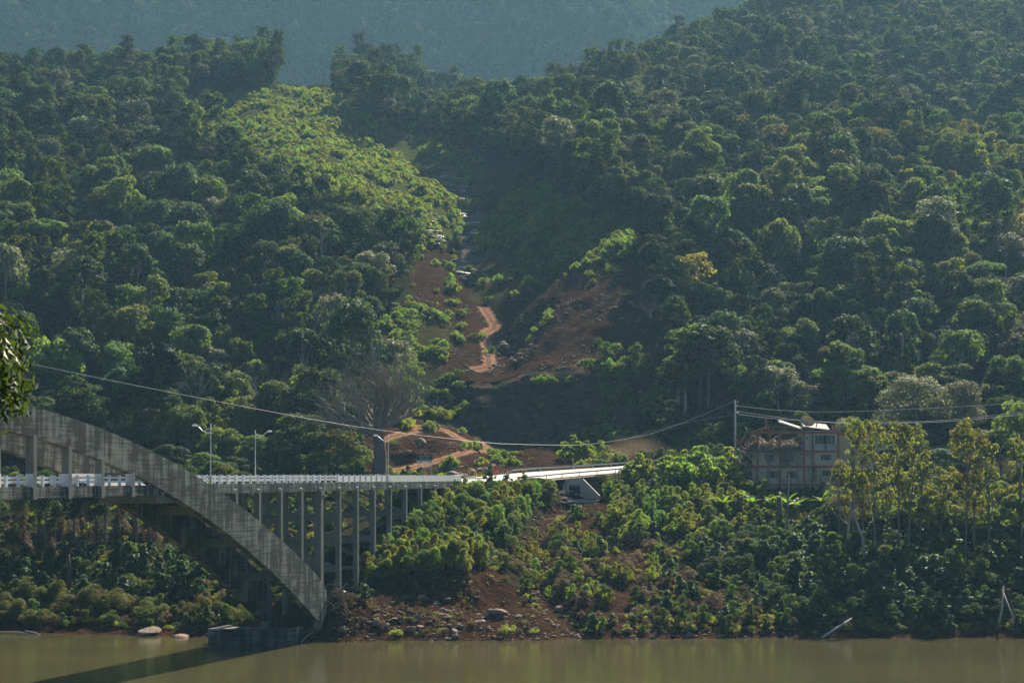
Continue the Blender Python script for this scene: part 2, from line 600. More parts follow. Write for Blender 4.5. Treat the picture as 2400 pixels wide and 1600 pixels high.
US = np.concatenate([np.arange(-900, -40, 30), np.arange(-40, 2440, 8), np.arange(2440, 3401, 30)]).astype(float)
YS = np.concatenate([np.arange(205, 262, 6), np.arange(262, 430, 0.8), np.arange(430, 444, 0.4), np.arange(444, 480, 1.0),
                     np.arange(480, 800, 2.2), np.arange(800, 1150, 8), np.arange(1150, 2401, 15)]).astype(float)
GZ = np.zeros((len(US), len(YS)))
ky = np.array([[np.interp(u, UK, KY[:, j]) for j in range(NR + 4)] for u in US])
kz = np.zeros_like(ky)
for j in range(NR + 4):
    kz[:, j] = pchip(UK, KZ[:, j], US)
for i in range(len(US)):
    GZ[i] = np.interp(YS, ky[i], kz[i])
# soften the kinks along the distance
for _ in range(2):
    GZ[:, 1:-1] = 0.25 * GZ[:, :-2] + 0.5 * GZ[:, 1:-1] + 0.25 * GZ[:, 2:]
UU, YY = np.meshgrid(US, YS, indexing='ij')
XX = (UU - 1200) / FP * YY
VV = VH - FP * (GZ - CZ) / YY


# roads and tracks as world polylines -------------------------------------------------
ROAD_N = [(-8.3, 337, 21.25), (-2.6, 345.5, 21.3), (3.2, 352.5, 21.5), (8.2, 357.6, 21.95), (14.2, 362, 22.45), (20, 365, 22.95), (26, 367.5, 23.5), (34, 370, 24.1), (46, 372.5, 24.7), (62, 374, 25.2)]
ROAD_F = [(-16.4, 340.5, 21.3), (-10.0, 350.5, 21.7), (-3.0, 358.5, 22.4), (3.4, 364.5, 22.95), (10.5, 369.5, 23.4), (17.5, 373, 23.85), (24.3, 375.8, 24.35), (33, 378.6, 24.9), (45.4, 381.2, 25.4), (62, 382.8, 25.9)]


def resample(pts, n):
    p = np.array(pts, float)
    s = np.concatenate([[0], np.cumsum(np.linalg.norm(np.diff(p, axis=0), axis=1))])
    t = np.linspace(0, s[-1], n)
    return np.stack([pchip(s, p[:, k], t) for k in range(p.shape[1])], 1)


RN, RF = resample(ROAD_N, 90), resample(ROAD_F, 90)
# flatten the ground under the road and keep it just below
seld = (YY > 325) & (YY < 400) & (XX > -40) & (XX < 95)
ii = np.argwhere(seld)
if len(ii):
    px, py = XX[seld], YY[seld]
    ctr = (RN + RF) / 2
    best = np.full(len(px), 1e9)
    bz = np.zeros(len(px))
    hw = 4.2
    for k in range(len(ctr)):
        ax = RF[k, :2] - RN[k, :2]
        L = np.linalg.norm(ax)
        ax = ax / L
        dx, dy = px - ctr[k, 0], py - ctr[k, 1]
        d = np.hypot(dx, dy)
        lat = np.clip((dx * ax[0] + dy * ax[1]) / L + 0.5, -0.3, 1.3)
        z = RN[k, 2] + (RF[k, 2] - RN[k, 2]) * lat
        b = d < best
        best[b] = d[b]
        bz[b] = z[b]
    w = np.clip((best - hw - 0.9) / 3.5, 0, 1)
    w = w * w * (3 - 2 * w)
    GZ[seld] = GZ[seld] * w + (bz - 0.22) * (1 - w)

# ravine below the culvert
RAV = [(12.6, 360), (9.5, 350), (5.5, 336), (2.5, 324), (2.0, 310), (4.5, 296), (7.5, 284), (8.5, 274)]
rd = poly_dist(XX, YY, RAV)
GZ -= np.where((YY > 268) & (YY < 361), 1.5 * np.exp(-(rd / 2.6) ** 2), 0)
GZ += np.where((YY > 275) & (YY < 355), 0.5 * np.exp(-((rd - 6) / 3.0) ** 2), 0)
cut = np.clip(1 - np.maximum(np.abs(XX - 12.6) - 2.4, 0) / 2.5, 0, 1) * ((YY > 346) & (YY < 359.6))
GZ = GZ * (1 - cut) + np.minimum(GZ, 17.9 - 0.12 * (359 - YY)) * cut
RAV_OK = True
GZ += 4.2 * np.exp(-((XX + 24.6) / 4.6) ** 2 - ((YY - 276) / 5.5) ** 2)
# stream notch above the cliff
STREAM = [W(1150, 440, 0)[:2], W(1165, 470, 0)[:2], W(1160, 500, 0)[:2], W(1080, 540, 0)[:2], W(1085, 580, 0)[:2], W(1110, 620, 0)[:2], W(1050, 660, 0)[:2]]
sd = poly_dist(XX, YY, STREAM)
GZ -= np.where((YY > 436) & (YY < 680), 3.0 * np.exp(-(sd / 7.0) ** 2), 0)

TRK1 = [(1132, 722), (1147, 744), (1160, 768), (1141, 780), (1136, 790), (1140, 812), (1145, 836), (1147, 858), (1123, 866), (1105, 867)]
TRK2 = [(845, 968), (878, 978), (912, 986), (963, 998), (1038, 1008), (1072, 1026), (1118, 1048), (1089, 1060), (1038, 1077), (990, 1091), (936, 1103), (900, 1107)]
TRK3 = [(1160, 1041), (1118, 1050)]
TRK4 = [(1030, 1007), (970, 1012), (916, 1026), (885, 1040)]
TRK5 = [(905, 1108), (1000, 1110), (1090, 1112), (1190, 1114)]

SOILB_ = [(760, 1500), (770, 1440), (830, 1400), (880, 1340), (1130, 1310), (1250, 1390), (1340, 1440), (1560, 1330), (1760, 1410), (1850, 1505)]
# noise relief
hill = np.clip((YY - 400) / 60, 0, 1)
bank = np.clip((YY - 272) / 14, 0, 1) * (1 - hill)
flat = np.ones_like(GZ)
if len(ii):
    tmp = np.ones(len(px))
    flat[seld] = np.clip((best - hw) / 3, 0, 1)
trk = np.full(GZ.shape, 1e9)
near_t = (YY > 330) & (YY < 520) & (UU > 780) & (UU < 1260)
vv = VH - FP * (GZ - CZ) / YY
for T in (TRK1, TRK2, TRK3, TRK4, TRK5):
    trk[near_t] = np.minimum(trk[near_t], poly_dist(UU[near_t], vv[near_t], T))
tf = np.clip((trk - 12) / 16, 0.0, 1)
GZ += flat * bank * tf * (0.55 * fbm(XX / 7, YY / 7, 3, 4) + 0.35 * fbm(XX / 1.8, YY / 1.8, 5, 3))
sb = (in_poly(UU, vv, SOILB_) & (YY < 330)).astype(float)
GZ += sb * bank * (0.7 * fbm(XX / 2.6, YY / 2.6, 35, 4) + 0.3 * fbm(XX / .9, YY / .9, 36, 2))
GZ += hill * tf * (3.6 * fbm(XX / 42, YY / 42, 7, 3) + 4.5 * fbm(XX / 30 + .25 * YY / 30, YY / 130, 19, 2) + 0.7 * fbm(XX / 6, YY / 6, 9, 3)) * np.clip(YY / 600, 0.5, 1.6)
farm = np.clip((YY - 1250) / 300, 0, 1)
GZ += farm * (60 * fbm((XX + .35 * YY) / 190, YY / 900, 17, 4))
mnd = ((UU > 850) & (UU < 1290) & (YY > 374) & (YY < 428)).astype(float)
GZ += mnd * tf * (1.5 * fbm(XX / 6, YY / 6, 27, 4) + 0.6 * fbm(XX / 1.6, YY / 1.6, 28, 3))
scp = np.exp(-((UU - 950) / 48) ** 2)
GZ -= tf * scp * 3.0 * np.clip((YY - 380) / 4, 0, 1) * np.clip((398 - YY) / 3, 0, 1)
# scarp and gullies in the red slope
red = np.clip((UU - 1140) / 60, 0, 1) * np.clip((1490 - UU) / 40, 0, 1) * np.clip((YY - 448) / 12, 0, 1) * np.clip((560 - YY) / 30, 0, 1)
GZ += red * tf * (3.6 * fbm((XX - .8 * YY) / 7, YY / 30, 21, 5) + 0.6 * fbm(XX / 2.2, YY / 3, 23, 3))
VV = VH - FP * (GZ - CZ) / YY


def road_dist(x, y):
    return poly_dist(np.asarray(x, float), np.asarray(y, float), [tuple(p[:2]) for p in ((RN + RF) / 2)[::6]])


def gz(x, y):
    """height of the ground"""
    x, y = np.asarray(x, float), np.asarray(y, float)
    u = 1200 + FP * x / y
    iu = np.clip(np.searchsorted(US, u) - 1, 0, len(US) - 2)
    iy = np.clip(np.searchsorted(YS, y) - 1, 0, len(YS) - 2)
    a = np.clip((u - US[iu]) / (US[iu + 1] - US[iu]), 0, 1)
    b = np.clip((y - YS[iy]) / (YS[iy + 1] - YS[iy]), 0, 1)
    return (GZ[iu, iy] * (1 - a) * (1 - b) + GZ[iu + 1, iy] * a * (1 - b) + GZ[iu, iy + 1] * (1 - a) * b + GZ[iu + 1, iy + 1] * a * b)


def ground_at(u, v, ymin=262, ymax=1600):
    """first ground point met at photo height v, walking away from the river"""
    ys = np.arange(ymin, ymax, 0.4)
    xs = (u - 1200) / FP * ys
    zs = gz(xs, ys)
    vg = VH - FP * (zs - CZ) / ys
    k = np.argmax(vg <= v)
    if vg[k] > v:
        k = len(ys) - 1
    return Vector((float(xs[k]), float(ys[k]), float(zs[k])))


def on_ground(u, Y, dz=0.0):
    x = (u - 1200) / FP * Y
    return Vector((x, Y, float(gz(x, Y)) + dz))


# masks for what covers the ground (in photo heights of the bare ground) -------------------------
CLEARING = [(420, 226), (560, 212), (770, 214), (860, 270), (960, 318), (1050, 345), (1150, 395), (1165, 440), (1120, 500), (1060, 560), (1000, 590), (930, 585), (860, 560), (755, 505), (640, 445), (530, 400), (450, 365), (415, 320)]
GREEN2 = [(985, 715), (1060, 765), (1085, 800), (1045, 840), (1010, 930), (880, 930), (868, 800), (930, 712)]
GREEN3 = [(1120, 560), (1300, 455), (1330, 520), (1450, 545), (1330, 640), (1140, 720), (1100, 690), (1130, 620)]
GULLY = [(1000, 395), (1080, 385), (1180, 400), (1290, 430), (1345, 490), (1430, 530), (1520, 550), (1525, 640), (1540, 760), (1525, 870), (1565, 890), (1545, 1062), (1480, 1085), (1300, 1112), (845, 1112), (845, 1030), (850, 965), (925, 945), (990, 930), (1010, 880), (900, 830), (880, 775), (930, 710), (965, 690), (960, 620), (955, 560), (1000, 545), (1060, 500)]
RED = [(1150, 725), (1200, 690), (1330, 640), (1520, 580), (1535, 700), (1520, 800), (1410, 860), (1330, 880), (1150, 882), (1060, 868), (1035, 780), (960, 700), (985, 660), (1060, 700)]
MOUND = [(850, 965), (930, 985), (1000, 975), (1100, 1020), (1200, 1060), (1280, 1080), (1200, 1112), (850, 1112)]
SOILB = [(760, 1500), (770, 1440), (830, 1400), (880, 1350), (1010, 1335), (1130, 1320), (1175, 1340), (1250, 1400), (1340, 1450), (1500, 1430), (1560, 1340), (1620, 1340), (1760, 1420), (1850, 1480), (1850, 1505), (760, 1510)]
SOILC = [(1190, 1330), (1230, 1250), (1310, 1170), (1440, 1165), (1470, 1230), (1530, 1260), (1560, 1350), (1450, 1450), (1300, 1440)]
wob_u = UU + 14 * fbm(XX / 5, YY / 5, 31, 3) * np.clip(500 / YY, .5, 1.6)
wob_v = VV + 10 * fbm(XX / 5 + 40, YY / 5, 33, 3)


def msk(poly, lo=0, hi=1e9):
    return (in_poly(wob_u, wob_v, poly) & (YY > lo) & (YY < hi)).astype(float)


soil = np.clip(msk(RED, 440, 600) + msk(MOUND, 362, 445) + 0.85 * msk(GULLY, 362, 700) + msk(SOILB, 262, 330) + 0.9 * msk(SOILC, 270, 372), 0, 1)
shoreband = ((GZ < 1.6 + 1.2 * fbm(XX / 4, YY / 4, 41, 3)) & (YY < 310)).astype(float)
soil = np.maximum(soil, shoreband)
grass = np.clip(msk(CLEARING, 560, 800) + 0.5 * msk(GREEN2, 440, 560) + 0.4 * msk(GREEN3, 480, 640), 0, 1)
grass = np.maximum(grass, 0.12 * ((YY < 372) & (soil < 0.5) & (UU > 850)))
rock = np.zeros_like(GZ)
cl = (YY > 427) & (YY < 446) & (UU > 985) & (UU < 1560)
rock[cl] = 1
rk = [(1030, 395), (1060, 395), (1105, 480), (1150, 520), (1168, 560), (1108, 660), (1085, 645), (1082, 580), (1050, 500)]
rock = np.maximum(rock, msk(rk, 480, 760) * (fbm(XX / 9, YY / 6, 51, 3) > -0.25))
soil = np.where(rock > 0.5, 0.25, soil)
soil = np.where(grass > 0.6, soil * 0.35, soil)

# horizontal raggedness of the cliff
XM, YM, ZM = XX.copy(), YY.copy(), GZ.copy()
blk_ = np.floor(vnoise(XX[cl] / 2.6, GZ[cl] / 2.2, 63) * 4) / 4
YM[cl] += (2.2 * fbm(XX[cl] / 4.0, GZ[cl] / 3.2, 61, 5) + 2.6 * fbm(XX[cl] / 16.0, GZ[cl] / 9.0, 62, 2) + 1.6 * blk_)
ZM[cl] += 0.7 * fbm(XX[cl] / 1.7, YY[cl] / 1.1, 64, 3)

gt = NT('hillside_ground')
pos = gt.n("ShaderNodeNewGeometry").outputs['Position']
a_s = gt.n("ShaderNodeAttribute", attribute_name='soil').outputs['Fac']
a_g = gt.n("ShaderNodeAttribute", attribute_name='grass').outputs['Fac']
a_r = gt.n("ShaderNodeAttribute", attribute_name='rock').outputs['Fac']
n1 = gt.noise(pos, 0.45, 9, 0.72)
n2 = gt.noise(pos, 1.7, 6, 0.6)
n3 = gt.noise(gt.mapping(pos, (0.12, 0.12, 1.6)), 1.0, 7, 0.65)
floor_c = gt.ramp(n2, 0.3, 0.7, (0.016, 0.015, 0.009, 1), (0.05, 0.05, 0.024, 1))
soil_c = gt.ramp(n1, 0.3, 0.7, (0.020, 0.0105, 0.0064, 1), (0.072, 0.038, 0.0225, 1))
soil_c = gt.mix(gt.math('MULTIPLY', gt.ramp(n2, 0.55, 0.8), 0.45), soil_c, (0.125, 0.075, 0.046, 1))
grass_c = gt.ramp(n2, 0.3, 0.7, (0.040, 0.048, 0.016, 1), (0.090, 0.095, 0.030, 1))
rock_c = gt.ramp(n3, 0.35, 0.68, (0.055, 0.045, 0.04, 1), (0.24, 0.205, 0.18, 1))
a_c = gt.n("ShaderNodeAttribute", attribute_name='cliff').outputs['Fac']
n4 = gt.noise(gt.mapping(pos, (0.35, 0.35, 0.9)), 1.0, 8, 0.7)
cliff_c = gt.ramp(n4, 0.35, 0.7, (0.022, 0.018, 0.016, 1), (0.130, 0.088, 0.066, 1))
cliff_c = gt.mix(gt.ramp(gt.noise(pos, 0.16, 5), 0.55, 0.68), cliff_c, (0.03, 0.045, 0.02, 1))
c = gt.mix(a_s, floor_c, soil_c)
c = gt.mix(a_g, c, grass_c)
c = gt.mix(a_r, c, rock_c)
c = gt.mix(a_c, c, cliff_c)
gt.l(c, gt.b.inputs['Base Color'])
gt.b.inputs['Roughness'].default_value = 0.92
gt.b.inputs['Specular IOR Level'].default_value = 0.0
gt.bump(gt.math('ADD', gt.math('MULTIPLY', n2, 0.7), gt.math('MULTIPLY', n3, 0.6)), 1.0, 1.0)

nu, ny = len(US), len(YS)
idx = np.arange(nu * ny).reshape(nu, ny)
Fg = np.stack([idx[:-1, :-1], idx[1:, :-1], idx[1:, 1:], idx[:-1, 1:]], -1).reshape(-1, 4)
gm = np_mesh('ground', np.stack([XM, YM, ZM], -1).reshape(-1, 3), Fg, gt.mat, smooth=True)
for nm, arr in (('soil', soil), ('grass', grass), ('rock', rock), ('cliff', cl.astype(float))):
    at = gm.attributes.new(nm, 'FLOAT', 'POINT')
    at.data.foreach_set('value', arr.ravel().astype(np.float32))
ground = put('ground', gm)
ground['kind'] = 'structure'

# near bank under the camera
xs = np.linspace(-140, 120, 90)
ysn = np.linspace(-60, 84, 60)
prof = np.interp(ysn, [-60, 4, 12, 30, 60, 76, 84], [22, 21.2, 20.3, 16.5, 4, -4, -7])
A, B = np.meshgrid(xs, ysn, indexing='ij')
Zn = np.tile(prof, (len(xs), 1)) + 0.35 * fbm(A / 6, B / 6, 71, 3) * np.clip(B / 20, 0.1, 1)
ix = np.arange(A.size).reshape(A.shape)
Fn = np.stack([ix[:-1, :-1], ix[1:, :-1], ix[1:, 1:], ix[:-1, 1:]], -1).reshape(-1, 4)
nb = put('near_bank', np_mesh('near_bank', np.stack([A, B, Zn], -1).reshape(-1, 3), Fn, gt.mat, True))
nb['kind'] = 'structure'

# ------------------------------------------------------------------ river
wt = NT('muddy_river_water')
pos = wt.n("ShaderNodeNewGeometry").outputs['Position']
wt.l(wt.ramp(wt.noise(wt.mapping(pos, (0.02, 0.05, 1)), 1.0, 4), 0.3, 0.7, (0.062, 0.056, 0.023, 1), (0.080, 0.072, 0.030, 1)), wt.b.inputs['Base Color'])
wt.b.inputs['Roughness'].default_value = 0.06
wt.b.inputs['IOR'].default_value = 1.33
wt.b.inputs['Specular IOR Level'].default_value = 0.6
w1 = wt.noise(wt.mapping(pos, (0.55, 0.9, 1)), 1.0, 3, 0.5)
w3 = wt.noise(wt.mapping(pos, (0.03, 0.16, 1)), 1.0, 4, 0.6)
w2 = wt.noise(wt.mapping(pos, (3.5, 5.5, 1)), 1.0, 3, 0.6)
wt.bump(wt.math('ADD', wt.math('MULTIPLY', w3, 1.2), wt.math('ADD', w1, wt.math('MULTIPLY', w2, 0.30))), 0.24, 0.10)
b = MB()
NX, NY = 12, 12
for i in range(NX):
    for j in range(NY):
        x0, x1 = -420 + 840 * i / NX, -420 + 840 * (i + 1) / NX
        y0, y1 = 40 + 290 * j / NY, 40 + 290 * (j + 1) / NY
        b.add([(x0, y0, 0), (x1, y0, 0), (x1, y1, 0), (x0, y1, 0)], [(0, 1, 2, 3)])
river = b.build('river_water', wt.mat, fix=False)
river['kind'] = 'structure'

# ------------------------------------------------------------------ road
nk = len(RN)
V, F = [], []
cross = 7
for k in range(nk):
    for j in range(cross):
        t = j / (cross - 1)
        p = RN[k] * (1 - t) + RF[k] * t
        V.append((p[0], p[1], p[2] + 0.03))
for k in range(nk - 1):
    for j in range(cross - 1):
        a = k * cross + j
        F.append((a, a + cross, a + cross + 1, a + 1))
V = np.array(V)
rt = NT('pale_road')  # pale base colour with brownish patches
pos = rt.n("ShaderNodeNewGeometry").outputs['Position']
f = rt.noise(pos, 0.5, 6, 0.6)
cc = rt.ramp(f, 0.3, 0.7, (0.36, 0.335, 0.295, 1), (0.50, 0.47, 0.42, 1))
cc = rt.mix(rt.ramp(rt.noise(pos, 2.2, 5), 0.52, 0.7), cc, (0.34, 0.27, 0.20, 1))
rt.l(cc, rt.b.inputs['Base Color'])
rt.b.inputs['Roughness'].default_value = 0.8
road = put('road', np_mesh('road', V, F, rt.mat, True))
road['kind'] = 'structure'
# verge: a low gravel edge on the river side
b = MB()
for k in range(0, nk - 1):
    out = (RN[k] - RF[k])
    out[2] = 0
    out /= np.linalg.norm(out)
    o2 = (RN[k + 1] - RF[k + 1])
    o2[2] = 0
    o2 /= np.linalg.norm(o2)
    p, q = RN[k], RN[k + 1]
    a0, a1 = Vector(p + out * .02) + Vector((0, 0, .02)), Vector(q + o2 * .02) + Vector((0, 0, .02))
    b0, b1 = Vector(p + out * 0.9) - Vector((0, 0, .3)), Vector(q + o2 * 0.9) - Vector((0, 0, .3))
    b.add([a0, b0, b1, a1], [(0, 1, 2, 3)])
M['verge'] = simple('gravel_verge', (0.22, 0.17, 0.12), 0.95, 0.1, 0, 0.5, 2.5)
vg = b.build('road_verge', M['verge'], fix=False)
vg['kind'] = 'structure'

# ------------------------------------------------------------------ dirt tracks, draped on the ground
tt = NT('orange_dirt_track')
pos = tt.n("ShaderNodeNewGeometry").outputs['Position']
at = tt.n("ShaderNodeAttribute", attribute_name='rut').outputs['Fac']
f = tt.noise(pos, 0.9, 7, 0.65)
ca = tt.ramp(f, 0.3, 0.7, (0.19, 0.095, 0.055, 1), (0.33, 0.185, 0.115, 1))
cb = tt.ramp(f, 0.3, 0.7, (0.10, 0.055, 0.035, 1), (0.19, 0.11, 0.07, 1))
tt.l(tt.mix(at, cb, ca), tt.b.inputs['Base Color'])
tt.b.inputs['Roughness'].default_value = 0.95
tt.b.inputs['Specular IOR Level'].default_value = 0.0
tt.bump(f, 0.8, 0.15)


def track(pts, width, ymin, name='dirt_track'):
    P = np.array([tuple(ground_at(u, v, ymin)) for u, v in pts])
    P = resample(P[:, :2], max(12, int(len(pts) * 7)))
    V, F, R = [], [], []
    n = 11
    for k in range(len(P)):
        d = P[min(k + 1, len(P) - 1)] - P[max(k - 1, 0)]
        d /= np.linalg.norm(d) + 1e-9
        nrm = np.array([-d[1], d[0]])
        wd = width * (1 + 0.12 * math.sin(k * 1.7))
        for j in range(n):
            t = (j / (n - 1) - 0.5)
            q = P[k] + nrm * t * wd
            e = 0.0 if 0 < j < n - 1 else -0.25
            rut = 1.0 if j in (2, 3, 7, 8) else 0.15
            V.append((q[0], q[1], float(gz(q[0], q[1])) + 0.16 + e + (-0.06 if rut > .5 else 0.02)))
            R.append(rut)
    for k in range(len(P) - 1):
        for j in range(n - 1):
            a = k * n + j
            F.append((a, a + n, a + n + 1, a + 1))
    me = np_mesh(name, V, F, tt.mat, True)
    a = me.attributes.new('rut', 'FLOAT', 'POINT')
    a.data.foreach_set('value', np.array(R, np.float32))
    o = put(name, me)
    o['kind'] = 'structure'
    return o


track(TRK1, 3.6, 446)
track(TRK2, 3.4, 375)
track(TRK4, 3.0, 375)
track(TRK3, 3.6, 375)

# ------------------------------------------------------------------ the arch bridge
BR_O = Vector((-98.7 + 0.268 * 188, 188, 0))
BR_A = math.atan(0.268)
bridge = empty('arch_bridge', BR_O, -BR_A)
tag(bridge, 'stained grey concrete arch bridge with white railings crossing the brown river', 'bridge')
BM = Matrix.Translation(BR_O) @ Matrix.Rotation(-BR_A, 4, 'Z')


def BW(x, s, z):
    return BM @ Vector((x, s, z))


def rib_top(s):
    return 30.40 - 0.002062 * (s + 17.2) ** 2


def rib_bot(s):
    return 27.73 - 0.002349 * (s + 18.1) ** 2


def rib(x0, x1):
    b = MB()
    ss = np.concatenate([np.linspace(-121, 85, 84), [88.4]])
    for i, s in enumerate(ss):
        zt, zb = rib_top(s), rib_bot(s)
        if s > 85:
            zb, zt = 2.0, 6.6
        if i == 0:
            zb -= 1
        b.v += [(x0, s, zb), (x1, s, zb), (x1, s, zt), (x0, s, zt)]
    n = len(ss)
    for i in range(n - 1):
        for j in range(4):
            a, c = i * 4 + j, i * 4 + (j + 1) % 4
            b.f.append((a, c, c + 4, a + 4))
            b.m.append(0)
    b.f += [(3, 2, 1, 0), tuple((n - 1) * 4 + j for j in range(4))]
    b.m += [0, 0]
    return b.build('arch_rib', M['concrete'], bridge)


rib(-0.95, 0)
rib(-8.95, -8.0)
# white paint on the far rib beside the carriageway
b = MB()
b.prism([(-8.0, 28.1, 22.72), (-8.0, 43.8, 22.72), (-8.0, 49.0, 21.3), (-8.0, 34.4, 21.3)], (0.03, 0, 0))
b.build('painted_base', M['white'], bridge)
# deck
S0, S1 = -150, 154.5
b = MB()
b.box((-8.3, S0, 20.75), (-0.62, S1, 21.32))
b.build('deck_slab', M['asphalt'], bridge)
for x0, x1, nm in ((-0.6, -0.16, 'near'), (-8.8, -8.36, 'far')):
    for sa, sb in [(S0, -69)] + [(-69 + 7.35 * k, -69 + 7.35 * (k + 1)) for k in range(30)] + [(151.5, S1)]:
        b = MB()
        b.box((x0, sa + 0.015, 20.33), (x1, sb - 0.015, 21.45))
        b.build('edge_beam', M['concrete'], bridge)
# hanger posts of the arch
post_s = [6.7 + 7.25 * k for k in range(-10, 4)]
for s in post_s:
    for x0 in (-0.78, -8.78):
        b = MB()
        b.box((x0, s - 0.34, 20.2), (x0 + 0.80, s + 0.34, rib_bot(s) + 0.2))
        b.build('hanger_post', M['concrete_col'], bridge)
        b = MB()
        for (xa, xb, ya, yb) in ((x0 - .015, x0 - .001, -.355, .355), (x0 + .801, x0 + .815, -.355, .355), (x0 - .015, x0 + .78, -.356, -.341), (x0 - .015, x0 + .78, .341, .356)):
            if x0 > -2 and xa > x0 + .7:
                continue
            b.box((xa, s + ya, 21.34), (xb, s + yb, 22.72))
        b.build('painted_base', M['white'], bridge)
for s in (6.7, -7.8, -22.3, -36.8):
    b = MB()
    zc = rib_bot(s) + 0.75
    b.box((-8.0, s - 0.35, zc - .5), (-0.95, s + 0.35, zc + .5))
    b.build('cross_beam', M['concrete_col'], bridge)
for s in (37, 51.5, 64.5, 77):
    b = MB()
    zc = (rib_bot(s) + rib_top(s)) / 2 - .2
    b.box((-8.0, s - 0.45, zc - .55), (-0.95, s + 0.45, zc + .55))
    b.build('cross_beam', M['concrete_col'], bridge)
b = MB()
b.box((-8.0, 36.2, 19.4), (-0.95, 41.2, 20.3))
b.build('deck_haunch', M['concrete_col'], bridge)
# white railings
BAY = 7.27
bays = [(-37.0 + BAY * k, -37.0 + BAY * (k + 1)) for k in range(21)]
rail_me, rpost_me = None, None
for x in (-0.46, -8.5):
    for (a, c) in bays:
        for (z0, z1) in ((22.20, 22.42), (21.78, 21.98)):
            if rail_me is None:
                b = MB()
                b.box((-0.09, 0, 0), (0.09, BAY - 0.02, 0.21))
                rail_me = b.mesh('rail', M['white'])
            o = put('rail', rail_me, bridge, (x, a + .01, z0))
        for k in range(3):
            s = a + BAY * k / 3
            if rpost_me is None:
                b = MB()
                b.box((-0.13, -0.125, 21.453), (0.13, 0.125, 22.52))
                b.box((-0.15, -0.15, 22.52), (0.15, 0.15, 22.57))
                rpost_me = b.mesh('rail_post', M['white'])
            put('rail_post', rpost_me, bridge, (x, s, 0))
    b = MB()
    b.box((x - .22, 115.65, 21.453), (x + .22, 116.15, 22.6))
    b.build('end_post', M['white'], bridge)
# solid parapet on the last spans
for k in range(9):
    for x in (-0.42, -8.45):
        b = MB()
        b.prism([(x - .22, 116.2 + 4.25 * k, 21.453), (x + .22, 116.2 + 4.25 * k, 21.453), (x + .10, 116.2 + 4.25 * k, 22.42), (x - .10, 116.2 + 4.25 * k, 22.42)], (0, 4.21, 0))
        b.build('parapet_panel', M['grey_paint'], bridge)
# trestle columns and braces
bents = [57.3, 64.7, 72.1, 79.5, 86.9, 94.3, 101.7, 109.2, 116.7, 124.2, 131.8, 139.4]
for i, s in enumerate(bents):
    big = abs(s - 86.9) < .1
    w = 0.52 if big else 0.33
    bots = []
    for x in ((-0.62, -8.4) if big else (-0.45, -8.45)):
        p = BW(x, s, 0)
        zb = rib_top(s) - 0.15 if s < 84 else float(gz(p.x, p.y)) - 0.8
        bots.append(zb)
        b = MB()
        b.box((x - w, s - w, zb), (x + w, s + w, 20.33))
        b.box((x - w - .12, s - w - .12, 19.75), (x + w + .12, s + w + .12, 20.32)) if big else None
        b.build('column', M['concrete_col'], bridge)
    for zc in (16.6, 13.0, 9.2):
        if zc > max(bots) + 1.2:
            b = MB()
            b.box((-8.45 + w, s - .2, zc - .28), (-0.45 - w, s + .2, zc + .28))
            b.build('transverse_beam', M['concrete_col'], bridge)
    zz = [20.2, 16.6, 13.0, 9.2]
    for q in range(3):
        if zz[q + 1] > max(bots) - 1.0 and i % 2 == 1:
            b = MB()
            b.bar((-8.1, s, zz[q] - .3), (-0.8, s, zz[q + 1] + .3) if q % 2 == 0 else (-0.8, s, zz[q + 1] + .3), .36) if q % 2 == 0 else b.bar((-0.8, s, zz[q] - .3), (-8.1, s, zz[q + 1] + .3), .36)
            b.build('diagonal_brace', M['concrete_col'], bridge)
    if i < len(bents) - 1:
        s2 = bents[i + 1]
        for zc in (16.6, 13.0, 9.2):
            p = BW(-8.4, s2, 0)
            zb = rib_top(s2) if s2 < 84 else float(gz(p.x, p.y))
            if zc > zb + 1:
                b = MB()
                b.box((-8.6, s + w, zc - .27), (-8.3, s2 - .33, zc + .27))
                b.build('tie_beam', M['concrete_col'], bridge)
    b = MB()
    b.tube([(-0.2, s - .9, 20.75), (0.22, s - .9, 20.68)], 0.11, 7)
    b.build('drain_spout', M['white'], bridge)  # white colour stands in for sun glow on the pipe ends
# abutment wall
b = MB()
b.box((-9.4, 153.6, 16), (-0.02, 155.2, 20.30))
b.build('abutment', M['concrete'], bridge)

# concrete block standing in the river
blk = empty('footing_block', W(560, 260, 1490), -BR_A)
blk.location = BW(-7.3, 80.5, 0)
tag(blk, 'low dark concrete block standing in the brown water at the foot of the arch', 'footing')
b = MB()
fx = -7.2
b.box((-5.6, -2.8, -2.5), (5.4, 4.2, 1.75))
b.build('block', M['concrete'], blk)
b = MB()
b.box((-5.68, -2.88, 1.76), (5.48, -2.3, 2.0))
b.box((-5.68, -2.3, 1.76), (-5.0, 4.2, 2.0))
b.box((4.8, -2.3, 1.76), (5.48, 4.2, 2.0))
b.build('rim', M['concrete'], blk)

